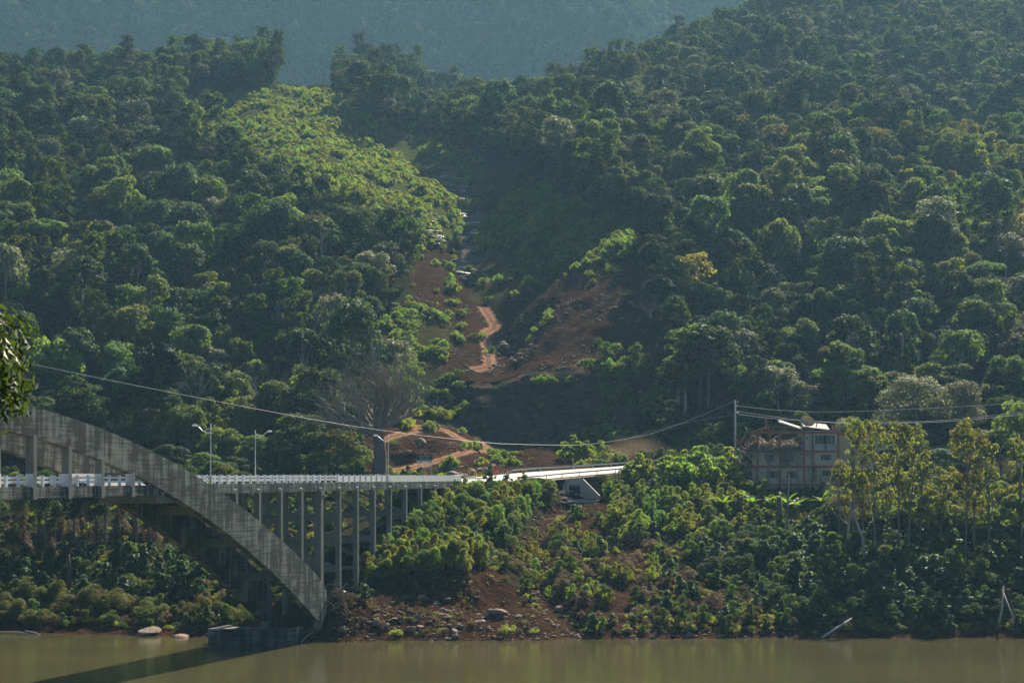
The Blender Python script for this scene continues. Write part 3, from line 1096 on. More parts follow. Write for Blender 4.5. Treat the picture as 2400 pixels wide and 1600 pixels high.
# street lamps on the bridge
lamp = None
for s, x, sg, lab in ((49.8, -0.32, -1, 'tall pale street lamp rising just where the arch drops below the railing'),
                      (83.8, -8.62, 1, 'thin pale street lamp on the far railing, arm pointing towards the power cable'),
                      (115.9, -0.32, -1, 'pale street lamp where the white railing ends, before the big bare tree')):
    if lamp is None:
        lamp = empty('street_lamp', BW(x, s, 21.45), -BR_A)
        b = MB()
        b.tube([(0, 0, 0), (0, 0, 4), (0, 0, 7.2)], [0.085, 0.065, 0.035], 8)
        b.build('pole', M['pole_metal'], lamp, True)
        b = MB()
        pts = [(0.25, 0, 6.05), (-.1, 0, 6.1), (-.6, 0, 6.15), (-1.05, 0, 6.35), (-1.4, 0, 6.72), (-1.75, 0, 6.95)]
        b.tube(pts, 0.05, 7)
        b.build('arm', M['pole_metal'], lamp, True)
        b = MB()
        b.tube([(-1.65, 0, 6.9), (-1.85, 0, 7.0), (-2.2, 0, 7.02), (-2.42, 0, 6.98)], [0.05, 0.11, 0.13, 0.05], 8)
        b.build('lamp_head', M['white'], lamp, True)
        b = MB()
        b.tube([(0, 0, 6.7), (-.7, 0, 6.35)], 0.02, 5)
        b.build('stay', M['pole_metal'], lamp)
        o = lamp
    else:
        o = copy_thing(lamp, BW(x, s, 21.45), -BR_A + (math.pi if sg > 0 else 0))
    tag(o, lab, 'street lamp', 'street lamps on the bridge')

# ------------------------------------------------------------------ guard rails on the road


def guardrail(pts, lab, end_low=False):
    P = resample(pts, max(8, int(len(pts) * 4)))
    root = empty('guard_rail', P[0])
    tag(root, lab, 'guard rail', 'steel guard rails along the road')
    b = MB()
    prof = [(0, .50), (.05, .55), (0, .62), (.05, .69), (0, .76)]
    rows = []
    for k in range(len(P)):
        d = P[min(k + 1, len(P) - 1)] - P[max(k - 1, 0)]
        d[2] = 0
        d /= np.linalg.norm(d)
        nr = Vector((d[1], -d[0], 0))
        lo = 0.0
        if end_low and k == 0:
            lo = -.35
        rows.append([Vector(P[k]) + nr * (0.05 + q) + Vector((0, 0, z + lo)) for q, z in prof])
    n = len(prof)
    for r in rows:
        b.v += [tuple(p - Vector(P[0])) for p in r]
    for r in rows:
        b.v += [tuple(p - Vector(P[0]) + Vector((0.012, 0.012, 0.004))) for p in r]
    off = len(rows) * n
    for k in range(len(rows) - 1):
        for j in range(n - 1):
            a = k * n + j
            b.f.append((a, a + 1, a + n + 1, a + n))
            b.f.append((off + a, off + a + n, off + a + n + 1, off + a + 1))
            b.m += [0, 0]
    b.build('rail_beam', M['metal'], root)
    s = np.concatenate([[0], np.cumsum(np.linalg.norm(np.diff(P, axis=0), axis=1))])
    b = MB()
    b.box((-.07, -.05, -.6), (.07, .05, .74))
    pm = b.mesh('post', M['metal'])
    for t in np.arange(0.2, s[-1], 3.9):
        q = [np.interp(t, s, P[:, k]) for k in range(3)]
        put('post', pm, root, Vector(q) - Vector(P[0]))
    return root


def off_edge(A, B, d):
    r = []
    for p, q in zip(A, B):
        o = p - q
        o[2] = 0
        o = o / np.linalg.norm(o) * d
        r.append(tuple(p + o))
    return r


EN, EF = off_edge(RN, RF, -0.25), off_edge(RF, RN, -0.2)
guardrail(EN[17::6], 'grey steel guard rail on the river edge of the sunlit road')
guardrail(EF[24::6], 'grey steel guard rail along the hill side of the sunlit road', True)
guardrail([EN[1], EN[5], EN[11]], 'short steel guard rail joined to the end of the bridge parapet')
guardrail([EF[1], EF[6], EF[13]], 'short pale guard rail across the road from the parapet end')

# ------------------------------------------------------------------ signs


def chevron(u, v, Y, dirn, yaw, lab, base_v):
    """v: centre of the plate"""
    x = (u - 1200) / FP * Y
    k = FP / Y
    zc = CZ - (v - VH) / k
    zb = min(CZ - (base_v - VH) / k, zc - 1.1)
    zb = min(zb, float(gz(x, Y)) + 0.1) if True else zb
    r = empty('chevron_sign', (x, Y, zb), yaw)
    tag(r, lab, 'road sign', 'yellow chevron signs along the bend')
    h = zc - zb
    b = MB()
    b.box((-.035, 0.012, -.2), (.035, .075, h + .2))
    b.build('post', M['pole_metal'], r)
    b = MB()
    b.box((-.24, -.012, h - .34), (.24, .010, h + .34))
    b.build('plate', M['yellow'], r)
    g = dirn
    b = MB()
    b.prism([(-g * .15, -.013, h + .26), (g * .02, -.013, h + .26), (g * .17, -.013, h), (g * .02, -.013, h - .26), (-g * .15, -.013, h - .26), (g * 0.0, -.013, h)], (0, -.006, 0))
    b.build('arrow', M['black'], r)
    return r


chevron(997, 1111, 345, 1, -.15, 'yellow chevron sign standing behind the parapet below the green project board', 1122)
chevron(1100.5, 1099.5, 356, 1, -.1, 'yellow chevron sign in front of a pale boulder by the track', 1106)
chevron(1114.5, 1111, 345, -1, .5, 'narrow yellow chevron sign on a pole by the parapet end', 1128)
chevron(1227, 1106, 349.5, -1, .1, 'yellow chevron sign at the start of the river side guard rail', 1124)
chevron(1343, 1077, 373, 1, -.9, 'yellow chevron sign behind the far guard rail', 1096)
chevron(1358, 1093, 360.5, 1, 1.15, 'yellow chevron sign seen nearly edge on above the culvert', 1119)


def pole_marker(u, v0, v1, Y):
    k = FP / Y
    x = (u - 1200) / FP * Y
    z0, z1 = CZ - (v1 - VH) / k, CZ - (v0 - VH) / k
    r = empty('marker_post', (x, Y, z0))
    tag(r, 'slim pale marker post beside the far guard rail', 'marker post')
    b = MB()
    b.tube([(0, 0, -.5), (0, 0, z1 - z0)], 0.05, 6)
    b.build('post', M['pole_metal'], r)
    b = MB()
    b.box((-.07, -.06, (z1 - z0) - .3), (.07, -.052, (z1 - z0) - .05))
    b.build('reflector', M['white'], r)


pole_marker(1416.5, 1069, 1092, 378.5)

# orange work sign
Y = 347
k = FP / Y
x = (1160.7 - 1200) / k
zb = float(gz(x, Y)) - .2
r = empty('roadworks_sign', (x, Y, zb))
tag(r, 'orange diamond roadworks sign over a small orange plate beside the road', 'road sign')
h = CZ - (1097 - VH) / k - zb
b = MB()
b.box((-.04, .012, 0), (.04, .08, h + .3))
b.build('post', M['metal'], r)
b = MB()
b.prism([(0, -.012, h + .58), (.46, -.012, h), (0, -.012, h - .58), (-.46, -.012, h)], (0, .022, 0))
b.build('diamond_plate', M['orange'], r)
b = MB()
b.prism([(-.05, -.013, h - .22), (.05, -.013, h - .22), (.05, -.013, h + .06), (.13, -.013, h + .06), (0, -.013, h + .26), (-.13, -.013, h + .06), (-.05, -.013, h + .06)], (0, -.006, 0))
b.build('symbol', M['black'], r)
b = MB()
h2 = CZ - (1108 - VH) / k - zb
b.box((-.45, -.012, h2 - .18), (.45, .010, h2 + .18))
b.build('lower_plate', M['orange'], r)

# green project board
Y = 368.0
k = FP / Y
x0, x1 = (978 - 1200) / k, (1013 - 1200) / k
zt, zm1, zm2, zb = [CZ - (v - VH) / k for v in (1064.5, 1075, 1078.5, 1083)]
gb = float(gz((x0 + x1) / 2, Y)) - .3
r = empty('project_board', ((x0 + x1) / 2, Y, gb))
tag(r, 'green and white project board on three legs beside the dirt track', 'sign board')
hw = (x1 - x0) / 2
b = MB()
b.box((-hw, -.02, zm1 - gb), (hw, .02, zt - gb))
pn = b.build('dark_panel', M['sign_green'], r)
b = MB()
b.box((-hw, -.021, zm2 - gb), (hw, .021, zm1 - gb - .002))
b.build('lime_panel', M['sign_lime'], r)
b = MB()
b.box((-hw, -.022, zb - gb), (hw, .022, zm2 - gb - .002))
wp = b.build('white_panel', M['white'], r)
for t in (-.85, 0, .85):
    b = MB()
    b.box((hw * t - .05, .025, -.5), (hw * t + .05, .12, zt - gb))
    b.build('leg', M['metal'], r)


def text_mesh(body, size, name, mat, parent, loc):
    cu = bpy.data.curves.new(name, 'FONT')
    cu.body = body
    cu.size = size
    cu.align_x = 'CENTER'
    cu.align_y = 'CENTER'
    cu.extrude = 0.004
    t = bpy.data.objects.new(name, cu)
    COL.objects.link(t)
    dg = bpy.context.evaluated_depsgraph_get()
    me = bpy.data.meshes.new_from_object(t.evaluated_get(dg))
    bpy.data.objects.remove(t)
    me.materials.clear()
    me.materials.append(mat)
    me.transform(Matrix.Rotation(math.radians(90), 4, 'X'))
    return put(name, me, parent, loc)


hh = zt - zm1
text_mesh('Reconstrução RS', 0.30, 'lettering', M['white'], pn, (0, -.027, zt - gb - hh * .40))
text_mesh('BR 470 - Lote 1', 0.28, 'lettering', M['white'], pn, (-.05, -.027, zt - gb - hh * .78))
for xx, ww in ((-.75, .34), (.1, .2), (.85, .42)):
    b = MB()
    b.box((xx - ww / 2, -.028, (zm2 + zb) / 2 - gb - .05), (xx + ww / 2, -.0225, (zm2 + zb) / 2 - gb + .06))
    b.build('logo', M['shutter'] if xx != -.75 else M['blue'], wp)

# ------------------------------------------------------------------ culvert under the road
Yc = 359.0
k = FP / Yc


def CV(u, v, y=Yc):
    return Vector(((u - 1200) / FP * y, y, CZ - (v - VH) / FP * y)) - cul_o


cul_o = W(1346, Yc, 1168)
cul = empty('culvert', cul_o)
tag(cul, 'pale concrete box culvert with a dark square opening under the road', 'culvert')
b = MB()
d = (0, .45, 0)
b.prism([CV(1328, 1121.5), CV(1334, 1121.5), CV(1334, 1169), CV(1326, 1169)], d)
b.prism([CV(1334, 1121.5), CV(1360, 1121.5), CV(1360, 1136), CV(1334, 1136)], d)
b.prism([CV(1360, 1121.5), CV(1366, 1121.5), CV(1366, 1169), CV(1360, 1169)], d)
b.build('head_wall', M['concrete_new'], cul)
b = MB()
p, q = CV(1366, 1121.5), CV(1366, 1169)
fo = CV(1405, 1161, Yc - 3.4)
fq = CV(1405, 1168, Yc - 3.4)
b.prism([p, fo, fq, q], (0.15, .35, 0))
b.build('wing_wall', M['concrete_new'], cul)
b = MB()
p, q = CV(1328, 1121.5), CV(1326, 1169)
fo, fq = CV(1323, 1150, Yc - 2.2), CV(1322, 1170, Yc - 2.2)
b.prism([p, fo, fq, q], (-.35, 0.1, 0))
b.build('wing_wall', M['concrete_new'], cul)
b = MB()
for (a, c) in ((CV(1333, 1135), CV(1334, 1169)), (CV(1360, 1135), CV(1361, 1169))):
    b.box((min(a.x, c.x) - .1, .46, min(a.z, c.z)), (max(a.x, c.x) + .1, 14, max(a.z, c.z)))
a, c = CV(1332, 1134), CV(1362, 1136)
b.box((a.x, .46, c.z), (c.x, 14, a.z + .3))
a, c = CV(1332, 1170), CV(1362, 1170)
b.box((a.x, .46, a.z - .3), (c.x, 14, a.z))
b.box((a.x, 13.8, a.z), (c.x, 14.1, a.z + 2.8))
b.build('barrel', M['interior'], cul)  # shade of the opening put into the dark barrel colour
b = MB()
a = CV(1322, 1170, Yc - 3.5)
b.prism([CV(1326, 1169.3), CV(1366, 1169.3), CV(1418, 1171.5, Yc - 3.8), CV(1330, 1172, Yc - 3.6)], (0, 0, -.4))
b.build('apron', M['concrete_new'], cul)

# ------------------------------------------------------------------ the ruined house
HY = 350.0
HK = FP / HY
HO = W(1763, HY, 1140)
house = empty('ruined_house', HO)
tag(house, 'three storey cream and terracotta house with a collapsed corner and torn roof', 'house')


def hx(u):
    return (u - 1763) / HK


def hz(v):
    return (1140 - v) / HK


def hbox(name, u0, u1, v0, v1, y0, y1, mat, parent=None):
    b = MB()
    b.box((hx(min(u0, u1)), y0, hz(max(v0, v1))), (hx(max(u0, u1)), y1, hz(min(v0, v1))))
    return b.build(name, M[mat], parent or house)


def wall_holes(u0, u1, v0, v1, holes, mat='cream', y0=0.0, y1=0.2):
    us = sorted({u0, u1, *[h[0] for h in holes], *[h[1] for h in holes]})
    vs = sorted({v0, v1, *[h[2] for h in holes], *[h[3] for h in holes]})
    b = MB()
    for i in range(len(us) - 1):
        run = None
        for j in range(len(vs) - 1):
            cu, cv = (us[i] + us[i + 1]) / 2, (vs[j] + vs[j + 1]) / 2
            hole = any(h[0] < cu < h[1] and h[2] < cv < h[3] for h in holes)
            if not hole:
                run = (vs[j] if run is None else run[0], vs[j + 1])
            if (hole or j == len(vs) - 2) and run is not None:
                b.box((hx(us[i]), y0, hz(run[1])), (hx(us[i + 1]), y1, hz(run[0])))
                run = None
    return b.build('wall', M[mat], house)


def window(u0, u1, v0, v1, cols=3, shut=False, open_mid=True, gap=0):
    w = MB()
    t = .05
    x0, x1, z0, z1 = hx(u0), hx(u1), hz(v1), hz(v0)
    for (a, c, e, f) in ((x0, x1, z0, z0 + t), (x0, x1, z1 - t, z1), (x0, x0 + t, z0 + t, z1 - t), (x1 - t, x1, z0 + t, z1 - t)):
        w.box((a, .03, e), (c, .10, f))
    for i in range(1, cols):
        xm = x0 + (x1 - x0) * i / cols
        w.box((xm - .025, .035, z0 + t), (xm + .025, .09, z1 - t))
    wd = w.build('window', M['winframe'], house)
    for i in range(cols):
        if open_mid and cols > 1 and i == cols // 2:
            continue
        xa, xb = x0 + (x1 - x0) * i / cols, x0 + (x1 - x0) * (i + 1) / cols
        q = MB()
        q.box((xa + .03, .055, z0 + t), (xb - .03, .065, z1 - t))
        q.build('pane', M['dark_glass'], wd)
    q = MB()
    q.box((x0 - .12, -.08, z0 - .12), (x1 + .12, .19, z0 - .004))
    q.build('sill', M['concrete_new'], wd)
    if shut:
        for (ua, ub) in ((u0 - 7, u0 - .3), (u1 + .3, u1 + 7)):
            q = MB()
            q.box((hx(ua), -.05, z0), (hx(ub), -.012, z1))
            q.build('shutter', M['shutter'], wd)


V0, V1, V2, V3 = 1137, 1097, 1061, 1017          # undersides
# storeys: list of bays (u0, u1) and holes
W0 = [(1804, 1818, 1103, 1121), (1850, 1864, 1103, 1121), (1783, 1789, 1104, 1111), (1891, 1898, 1097, 1105), (1927, 1948, 1101, 1116), (1766, 1771, 1104, 1110)]
W1 = [(1791, 1816, 1064, 1081), (1836, 1860, 1064, 1081), (1923, 1949, 1064, 1079), (1889, 1897, 1060, 1069), (1778, 1784, 1060, 1067), (1874, 1880, 1060, 1068)]
W2 = [(1909, 1958, 1019, 1041), (1888, 1896, 1021, 1029)]
BAYS = [(1763, 1774), (1777, 1827), (1830, 1883), (1886, 1903), (1906, 1963)]
for (a, c) in BAYS:
    wall_holes(a, c, 1096, 1160, [h for h in W0 if a <= h[0] < c])
    wall_holes(a, c, 1060, 1090.5, [(h[0], h[1], max(h[2], 1060.5), h[3]) for h in W1 if a <= h[0] < c])
for (a, c) in BAYS[3:]:
    wall_holes(a, c, 1016, 1054.5, [h for h in W2 if a <= h[0] < c] + ([(1907, 1960, 1041, 1053.5)] if a == 1906 else []))
for h in W0[:2]:
    window(*h, cols=1, shut=True, open_mid=False)
for h in W0[2:4] + W0[5:]:
    window(*h, cols=1, open_mid=False)
window(*W0[4], cols=3)
for h in W1[:3]:
    window(*h, cols=4)
for h in W1[3:]:
    window(h[0], h[1], max(h[2], 1060.5), h[3], cols=1, open_mid=False)
window(*W2[0], cols=5)
window(*W2[1], cols=1, open_mid=False)
# posts and beams in terracotta
for (u, v0, v1) in ((1775.5, 1010, 1160), (1828.5, 1010, 1160), (1884.5, 1010, 1160), (1904.5, 1060, 1160), (1964.5, 1010, 1160)):
    wdt = 2.2 if u not in (1828.5, 1884.5) else 2.6
    hbox('column', u - wdt, u + wdt, v0, v1, -.06, .45, 'terracotta')
for nm, u0, u1, v0, v1 in (('beam', 1752, 1886.5, 1009.6, 1016), ('beam', 1887, 1967, 1011, 1016.2), ('beam', 1758, 1967, 1054.6, 1059.8), ('beam', 1760, 1967, 1090.8, 1095.6), ('beam', 1764, 1967, 1134, 1138)):
    hbox(nm, u0, u1, v0, v1, -.13, .36, 'terracotta')
for (u0, v0, u1, v1, th) in ((1752, 1013, 1731, 1043, .42), (1712, 1070, 1741, 1095, .32), (1724, 1030, 1758, 1073, .36), (1740, 1107, 1772, 1090, .5), (1757, 1070, 1768, 1096, .3)):
    b = MB()
    b.bar((hx(u0), .1, hz(v0)), (hx(u1), .5, hz(v1)), th)
    b.build('broken_beam', M['terracotta'], house)
# slabs, side and back walls
hbox('floor_slab', 1756, 1966, 1055.5, 1058.8, .46, 9, 'concrete')
hbox('floor_slab', 1762, 1966, 1091.5, 1094.6, .46, 9, 'concrete')
hbox('roof_slab', 1887, 1966, 1008.6, 1010.9, -.3, 9, 'roof_sheet')
hbox('back_wall', 1764, 1966, 1059, 1160, 8.7, 9, 'interior')  # walls coloured dark so the openings behind them look unlit
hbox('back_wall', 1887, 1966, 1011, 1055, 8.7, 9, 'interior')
hbox('side_wall', 1964.5, 1966.5, 1016.4, 1160, .46, 8.7, 'cream')
hbox('side_wall', 1886, 1888, 1011, 1055, .46, 8.7, 'cream')
hbox('side_wall', 1763, 1765, 1096, 1160, .46, 8.7, 'cream')
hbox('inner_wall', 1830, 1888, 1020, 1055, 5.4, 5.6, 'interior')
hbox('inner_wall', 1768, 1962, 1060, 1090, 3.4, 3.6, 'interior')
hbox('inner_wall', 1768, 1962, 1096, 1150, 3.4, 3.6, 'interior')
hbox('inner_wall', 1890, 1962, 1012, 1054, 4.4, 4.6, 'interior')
# balcony
b = MB()
for i in range(26):
    u = 1908 + 2 * i
    b.box((hx(u), -.05, hz(1053)), (hx(u) + .035, -.01, hz(1042.2)))
b.box((hx(1907), -.07, hz(1042)), (hx(1960), .01, hz(1041)))
b.box((hx(1907), -.06, hz(1053.8)), (hx(1960), 0, hz(1053)))
rl = b.build('balcony_railing', M['winframe'], house)
hbox('balcony_panel', 1909, 1932, 1044, 1053, .03, .06, 'grey_paint', rl)
hbox('balcony_panel', 1938, 1959, 1044, 1053, .03, .06, 'grey_paint', rl)
# wing behind
hbox('wing_wall', 1968, 2072, 1018, 1100, 5.0, 12, 'cream')
hbox('wing_beam', 1967.5, 2073, 1012.5, 1017.8, 4.8, 12.2, 'terracotta')
hbox('chimney', 1958, 1966, 996, 1011, 3, 4, 'terracotta')
# torn roof
b = MB()
b.prism([(hx(1829), 1, hz(991)), (hx(1832), 1, hz(988.5)), (hx(1886), 1, hz(1006)), (hx(1884), 1, hz(1008.5))], (0, 2.6, .5))
b.build('roof_sheet', M['roof_sheet'], house)
b = MB()
b.prism([(hx(1884), .2, hz(999)), (hx(1945), .2, hz(1006)), (hx(1944), .2, hz(1008)), (hx(1884), .2, hz(1001.5))], (0, 4, 1.0))
b.build('roof_sheet', M['roof_sheet'], house)
for (u0, v0, u1, v1, y) in ((1768, 1010, 1797, 999, .3), (1797, 999, 1856, 1000, .4), (1786, 1008, 1786, 1003, .3), (1797, 999, 1807, 1006, .5), (1797, 1010, 1795, 982, .2), (1796, 982, 1800, 998, .2), (1803, 996, 1808, 1040, 1), (1752, 1008, 1746, 1000, .2), (1916, 1000, 1922, 985, 2), (1799, 997, 1790, 1007, .4), (1830, 1001, 1836, 1010, 1.0), (1815, 1000, 1815, 1010, 1)):
    b = MB()
    b.bar((hx(u0), y, hz(v0)), (hx(u1), y + .3, hz(v1)), .14)
    b.build('rafter', M['plank'], house)
# heap of broken timber on the open floor
rr = random.Random(5)
b = MB()
hp = []
nx_, nz_ = 60, 16
for i in range(nx_):
    for j in range(nz_):
        u = 1744 + (1886 - 1744) * i / (nx_ - 1)
        t = j / (nz_ - 1)
        y = -.25 + 5 * t
        ht = (0.4 + 1.5 * t) * (0.5 + .9 * float(vnoise(u / 13., y * .9, 3))) * min(1, (u - 1738) / 30)
        hp.append((hx(u), y, hz(1055.5) + max(-.2, ht) + 0.35 * float(vnoise(u / 3., y * 3, 8)) - (1.2 if u < 1756 else 0)))
for i in range(nx_ - 1):
    for j in range(nz_ - 1):
        b.f.append((i * nz_ + j, (i + 1) * nz_ + j, (i + 1) * nz_ + j + 1, i * nz_ + j + 1))
        b.m.append(0)
b.v = hp
hm = b.build('debris_heap', M['deadwood'], house, fix=False)
hm['kind'] = 'stuff'
b = MB()
b.box((-.5, -.05, -.02), (.5, .05, .02))
pmes = [b.mesh('plank', M['plank'])]
b = MB()
b.box((-.5, -.05, -.02), (.5, .05, .02))
pmes.append(b.mesh('plank', M['plank_pale']))
b = MB()
b.box((-.5, -.05, -.02), (.5, .05, .02))
pmes.append(b.mesh('plank', M['deadwood']))
b = MB()
b.box((-.5, -.05, -.02), (.5, .05, .02))
pmes.append(b.mesh('plank', M['blue']))
b = MB()
b.box((-.5, -.05, -.02), (.5, .05, .02))
pmes.append(b.mesh('plank', M['concrete_new']))
for i in range(285):
    pile = rr.random() < .66
    if pile:
        u = rr.uniform(1757, 1884)
        v = rr.uniform(1036, 1056)
        y = rr.uniform(-.35, 3.5)
        L = rr.uniform(.7, 3.0)
        e = (rr.uniform(-1.5, 1.5), rr.uniform(-.75, .75), rr.uniform(-.9, .9))
    else:
        u = rr.uniform(1730, 1772)
        v = rr.uniform(1044, 1130)
        y = rr.uniform(-.6, 1.2)
        L = rr.uniform(.8, 2.6)
        e = (rr.uniform(-1.5, 1.5), rr.uniform(.3, 1.4), rr.uniform(-.9, .9))
    o = put('plank', rr.choices(pmes, (5, 3, 5, 1, 4))[0], house, (hx(u), y, hz(v)))
    o.rotation_euler = e
    o.scale = (L, rr.uniform(.8, 2.2), rr.uniform(.8, 2))
for i in range(7):
    o = put('plank', pmes[1], house, (hx(1782 + 2.4 * i + rr.uniform(-1, 1)), .5 + .2 * i, hz(1031 + i * 1.2)))
    o.rotation_euler = (0, math.radians(58 + rr.uniform(-6, 8)), 0)
    o.scale = (rr.uniform(1.8, 3.1), 1.8, 2)
for (u0, v0, u1, v1) in ((1826, 1057, 1880, 1015), (1806, 1033, 1830, 1016), (1768, 1028, 1800, 1032), (1750, 1048, 1772, 1031)):
    b = MB()
    b.bar((hx(u0), .4, hz(v0)), (hx(u1), .9, hz(v1)), .13, .09)
    b.build('fallen_rafter', M['plank_pale'], house)
# blue sheets and hanging wires
for (u, v, ww, h2) in ((1774, 1044, .7, .9), (1876, 1042, .9, .8), (1791, 1052, 1.2, .25)):
    b = MB()
    b.prism([(hx(u), -.3, hz(v)), (hx(u) + ww, -.25, hz(v) - .3), (hx(u) + ww * .9, -.4, hz(v) - h2), (hx(u) + .1, -.45, hz(v) - h2 * .8)], (0, .05, .02))
    b.build('torn_sheet', M['blue'], house)
for i in range(80):
    u = rr.choice([rr.gauss(1843, 9), rr.gauss(1843, 9), rr.uniform(1760, 1885)])
    v0 = rr.uniform(1036, 1058)
    v1 = v0 + rr.uniform(12, 55)
    pts = [(hx(u), -.35, hz(v0)), (hx(u + rr.uniform(-3, 3)), -.42, hz(v0 * .6 + v1 * .4)), (hx(u + rr.uniform(-5, 5)), -.36, hz(v1))]
    b = MB()
    b.tube(pts, rr.uniform(.018, .05), 4)
    b.build('hanging_wire', M['bark_grey'], house)
# crumpled rubble spilling from the corner
b = MB()
for i in range(150):
    t = rr.random()
    u, v = 1762 - 22 * rr.random() * (0.35 + .65 * math.sin(3.1 * t)), 1050 + 85 * t
    s_ = rr.uniform(.1, .4)
    Mx = Matrix.Translation((hx(u), rr.uniform(-.5, 2.5), hz(v))) @ Matrix.Rotation(rr.uniform(0, 3), 4, 'X') @ Matrix.Rotation(rr.uniform(0, 3), 4, 'Z')
    b.box((-s_, -s_ * .7, -s_ * .5), (s_, s_ * .7, s_ * .5), Mx)
o = b.build('corner_rubble', M['deadwood'], house)
o['kind'] = 'stuff'

# satellite dish on the roof
dsh = empty('satellite_dish', HO + Vector((hx(1893), 1.2, hz(1009))))
tag(dsh, 'large rusty cream satellite dish on the ruined house roof', 'satellite dish')
b = MB()
R, D = 1.28, .42
rings, seg = 6, 28
tilt = Matrix.Translation((0, 0, 1.5)) @ Matrix.Rotation(math.radians(14), 4, 'Y') @ Matrix.Rotation(math.radians(48), 4, 'X')
vs = [tilt @ Vector((0, 0, 0))]
for i in range(1, rings + 1):
    for j in range(seg):
        a = 2 * math.pi * j / seg
        q = R * i / rings
        vs.append(tilt @ Vector((q * math.cos(a), q * math.sin(a), D * (q / R) ** 2)))
fs = [(0, 1 + j, 1 + (j + 1) % seg) for j in range(seg)]
for i in range(rings - 1):
    for j in range(seg):
        a, c = 1 + i * seg + j, 1 + i * seg + (j + 1) % seg
        fs.append((a, a + seg, c + seg, c))
b.add(vs, fs)
b.add([v_ - tilt.to_3x3() @ Vector((0, 0, .03)) for v_ in vs], [tuple(reversed(f)) for f in fs])
b.build('bowl', M['dish'], dsh, True, fix=False)
b = MB()
for j in range(seg):
    a, c = 2 * math.pi * j / seg, 2 * math.pi * (j + 1) / seg
    b.bar(tilt @ Vector((R * math.cos(a), R * math.sin(a), D)), tilt @ Vector((R * math.cos(c), R * math.sin(c), D)), .05)
b.build('rim', M['deadwood'], dsh)
for j in range(3):
    a = 2 * math.pi * j / 3 + .5
    b = MB()
    b.tube([tilt @ Vector((R * .92 * math.cos(a), R * .92 * math.sin(a), D * .85)), tilt @ Vector((0, 0, 1.0))], .028, 5)
    b.build('feed_arm', M['deadwood'], dsh)
b = MB()
b.tube([tilt @ Vector((0, 0, .93)), tilt @ Vector((0, 0, 1.12))], .09, 8)
b.build('feed', M['deadwood'], dsh)
b = MB()
b.tube([(0, 0, 0), (0, .1, 1.45)], .09, 7)
b.build('stand', M['deadwood'], dsh)

# ------------------------------------------------------------------ power pole and cables
PY = 362.0
pb = on_ground(1723, PY, -.5)
pole = empty('power_pole', pb)
tag(pole, 'tall pale concrete power pole standing beside the ruined house', 'power pole')
ptop = W(1723, PY, 937).z - pb.z
b = MB()
b.tube([(0, 0, 0), (0, 0, ptop)], [.21, .13], 8)
b.build('pole', M['pole_wood'], pole, True)
for zz_, q in ((.5, .5), (1.2, .35), (2.4, .25)):
    b = MB()
    b.bar((0, -.1, ptop - zz_), (q, -.15, ptop - zz_ + .05), .07)
    b.build('bracket', M['metal'], pole)
    b = MB()
    b.tube([(q, -.15, ptop - zz_ + .05), (q, -.15, ptop - zz_ + .32)], [.07, .05], 7)
    b.build('insulator', M['white'], pole)
b = MB()
b.tube([(.36, -.2, ptop - 2.2), (.5, -.25, ptop - 2.25), (.62, -.3, ptop - 2.2)], [.12, .2, .08], 8)
b.build('lamp', M['white'], pole)


def cable(pts, r, lab, n=40):
    P = resample([tuple(W(u, Y, v)) for u, Y, v in pts], n)
    o0 = Vector(P[0])
    b = MB()
    b.tube([Vector(p) - o0 for p in P], r, 5)
    o = b.build('power_cable', M['cable'])
    o.location = o0
    tag(o, lab, 'cable', 'power cables')


cable([(-260, 300, 780), (28, 305, 843), (430, 315, 925), (860, 330, 1003), (1050, 337, 1027), (1190, 344, 1040), (1330, 350, 1043), (1500, 356, 1022), (1620, 360, 983), (1722, PY, 939)], .026, 'long sagging cable running from the power pole across the gorge over the arch', 90)
cable([(1722, PY, 972), (1640, 366, 984), (1540, 372, 1006), (1450, 376, 1035), (1376, 377, 1067)], .022, 'thin cable falling from the power pole to the far guard rail')
cable([(1727, PY, 951), (1830, 362, 961), (1930, 362, 965), (2140, 362, 958), (2460, 362, 940)], .02, 'highest thin cable leaving the power pole towards the wooded slope')
cable([(1731, PY, 964), (1800, 361, 974), (1880, 360, 984), (2000, 358, 990), (2130, 356, 988), (2460, 356, 960)], .024, 'upper cable of the pair passing behind the satellite dish')
cable([(1729, PY, 970.5), (1800, 361, 979), (1880, 360, 985.5), (2000, 358, 991.5), (2130, 356, 990.5), (2460, 356, 966)], .034, 'thick lower cable of the pair passing behind the satellite dish')

# ------------------------------------------------------------------ foliage prototypes


def leaves_np(P, N, size, asp, g, jitter=0.35):
    """rhombic leaf faces at points P with normals N"""
    n = len(P)
    N = N / (np.linalg.norm(N, axis=1, keepdims=True) + 1e-9)
    r = g.normal(size=(n, 3))
    T = np.cross(N, r)
    T /= np.linalg.norm(T, axis=1, keepdims=True) + 1e-9
    B = np.cross(N, T)
    L = size * (1 + jitter * g.uniform(-1, 1, n))[:, None]
    w = L * asp
    fold = N * L * 0.12
    V = np.stack([P - T * L / 2, P + B * w / 2 - fold, P + T * L / 2, P - B * w / 2 - fold], 1).reshape(-1, 3)
    return V


def leaf_object_mesh(name, P, N, size, asp, mat, g):
    V = leaves_np(P, N, size, asp, g)
    F = np.arange(len(V)).reshape(-1, 4)
    me = np_mesh(name, V, F, mat)
    lv = np.repeat(g.uniform(0, 1, len(P)), 4).astype(np.float32)
    a = me.attributes.new('lv', 'FLOAT', 'POINT')
    a.data.foreach_set('value', lv)
    return me


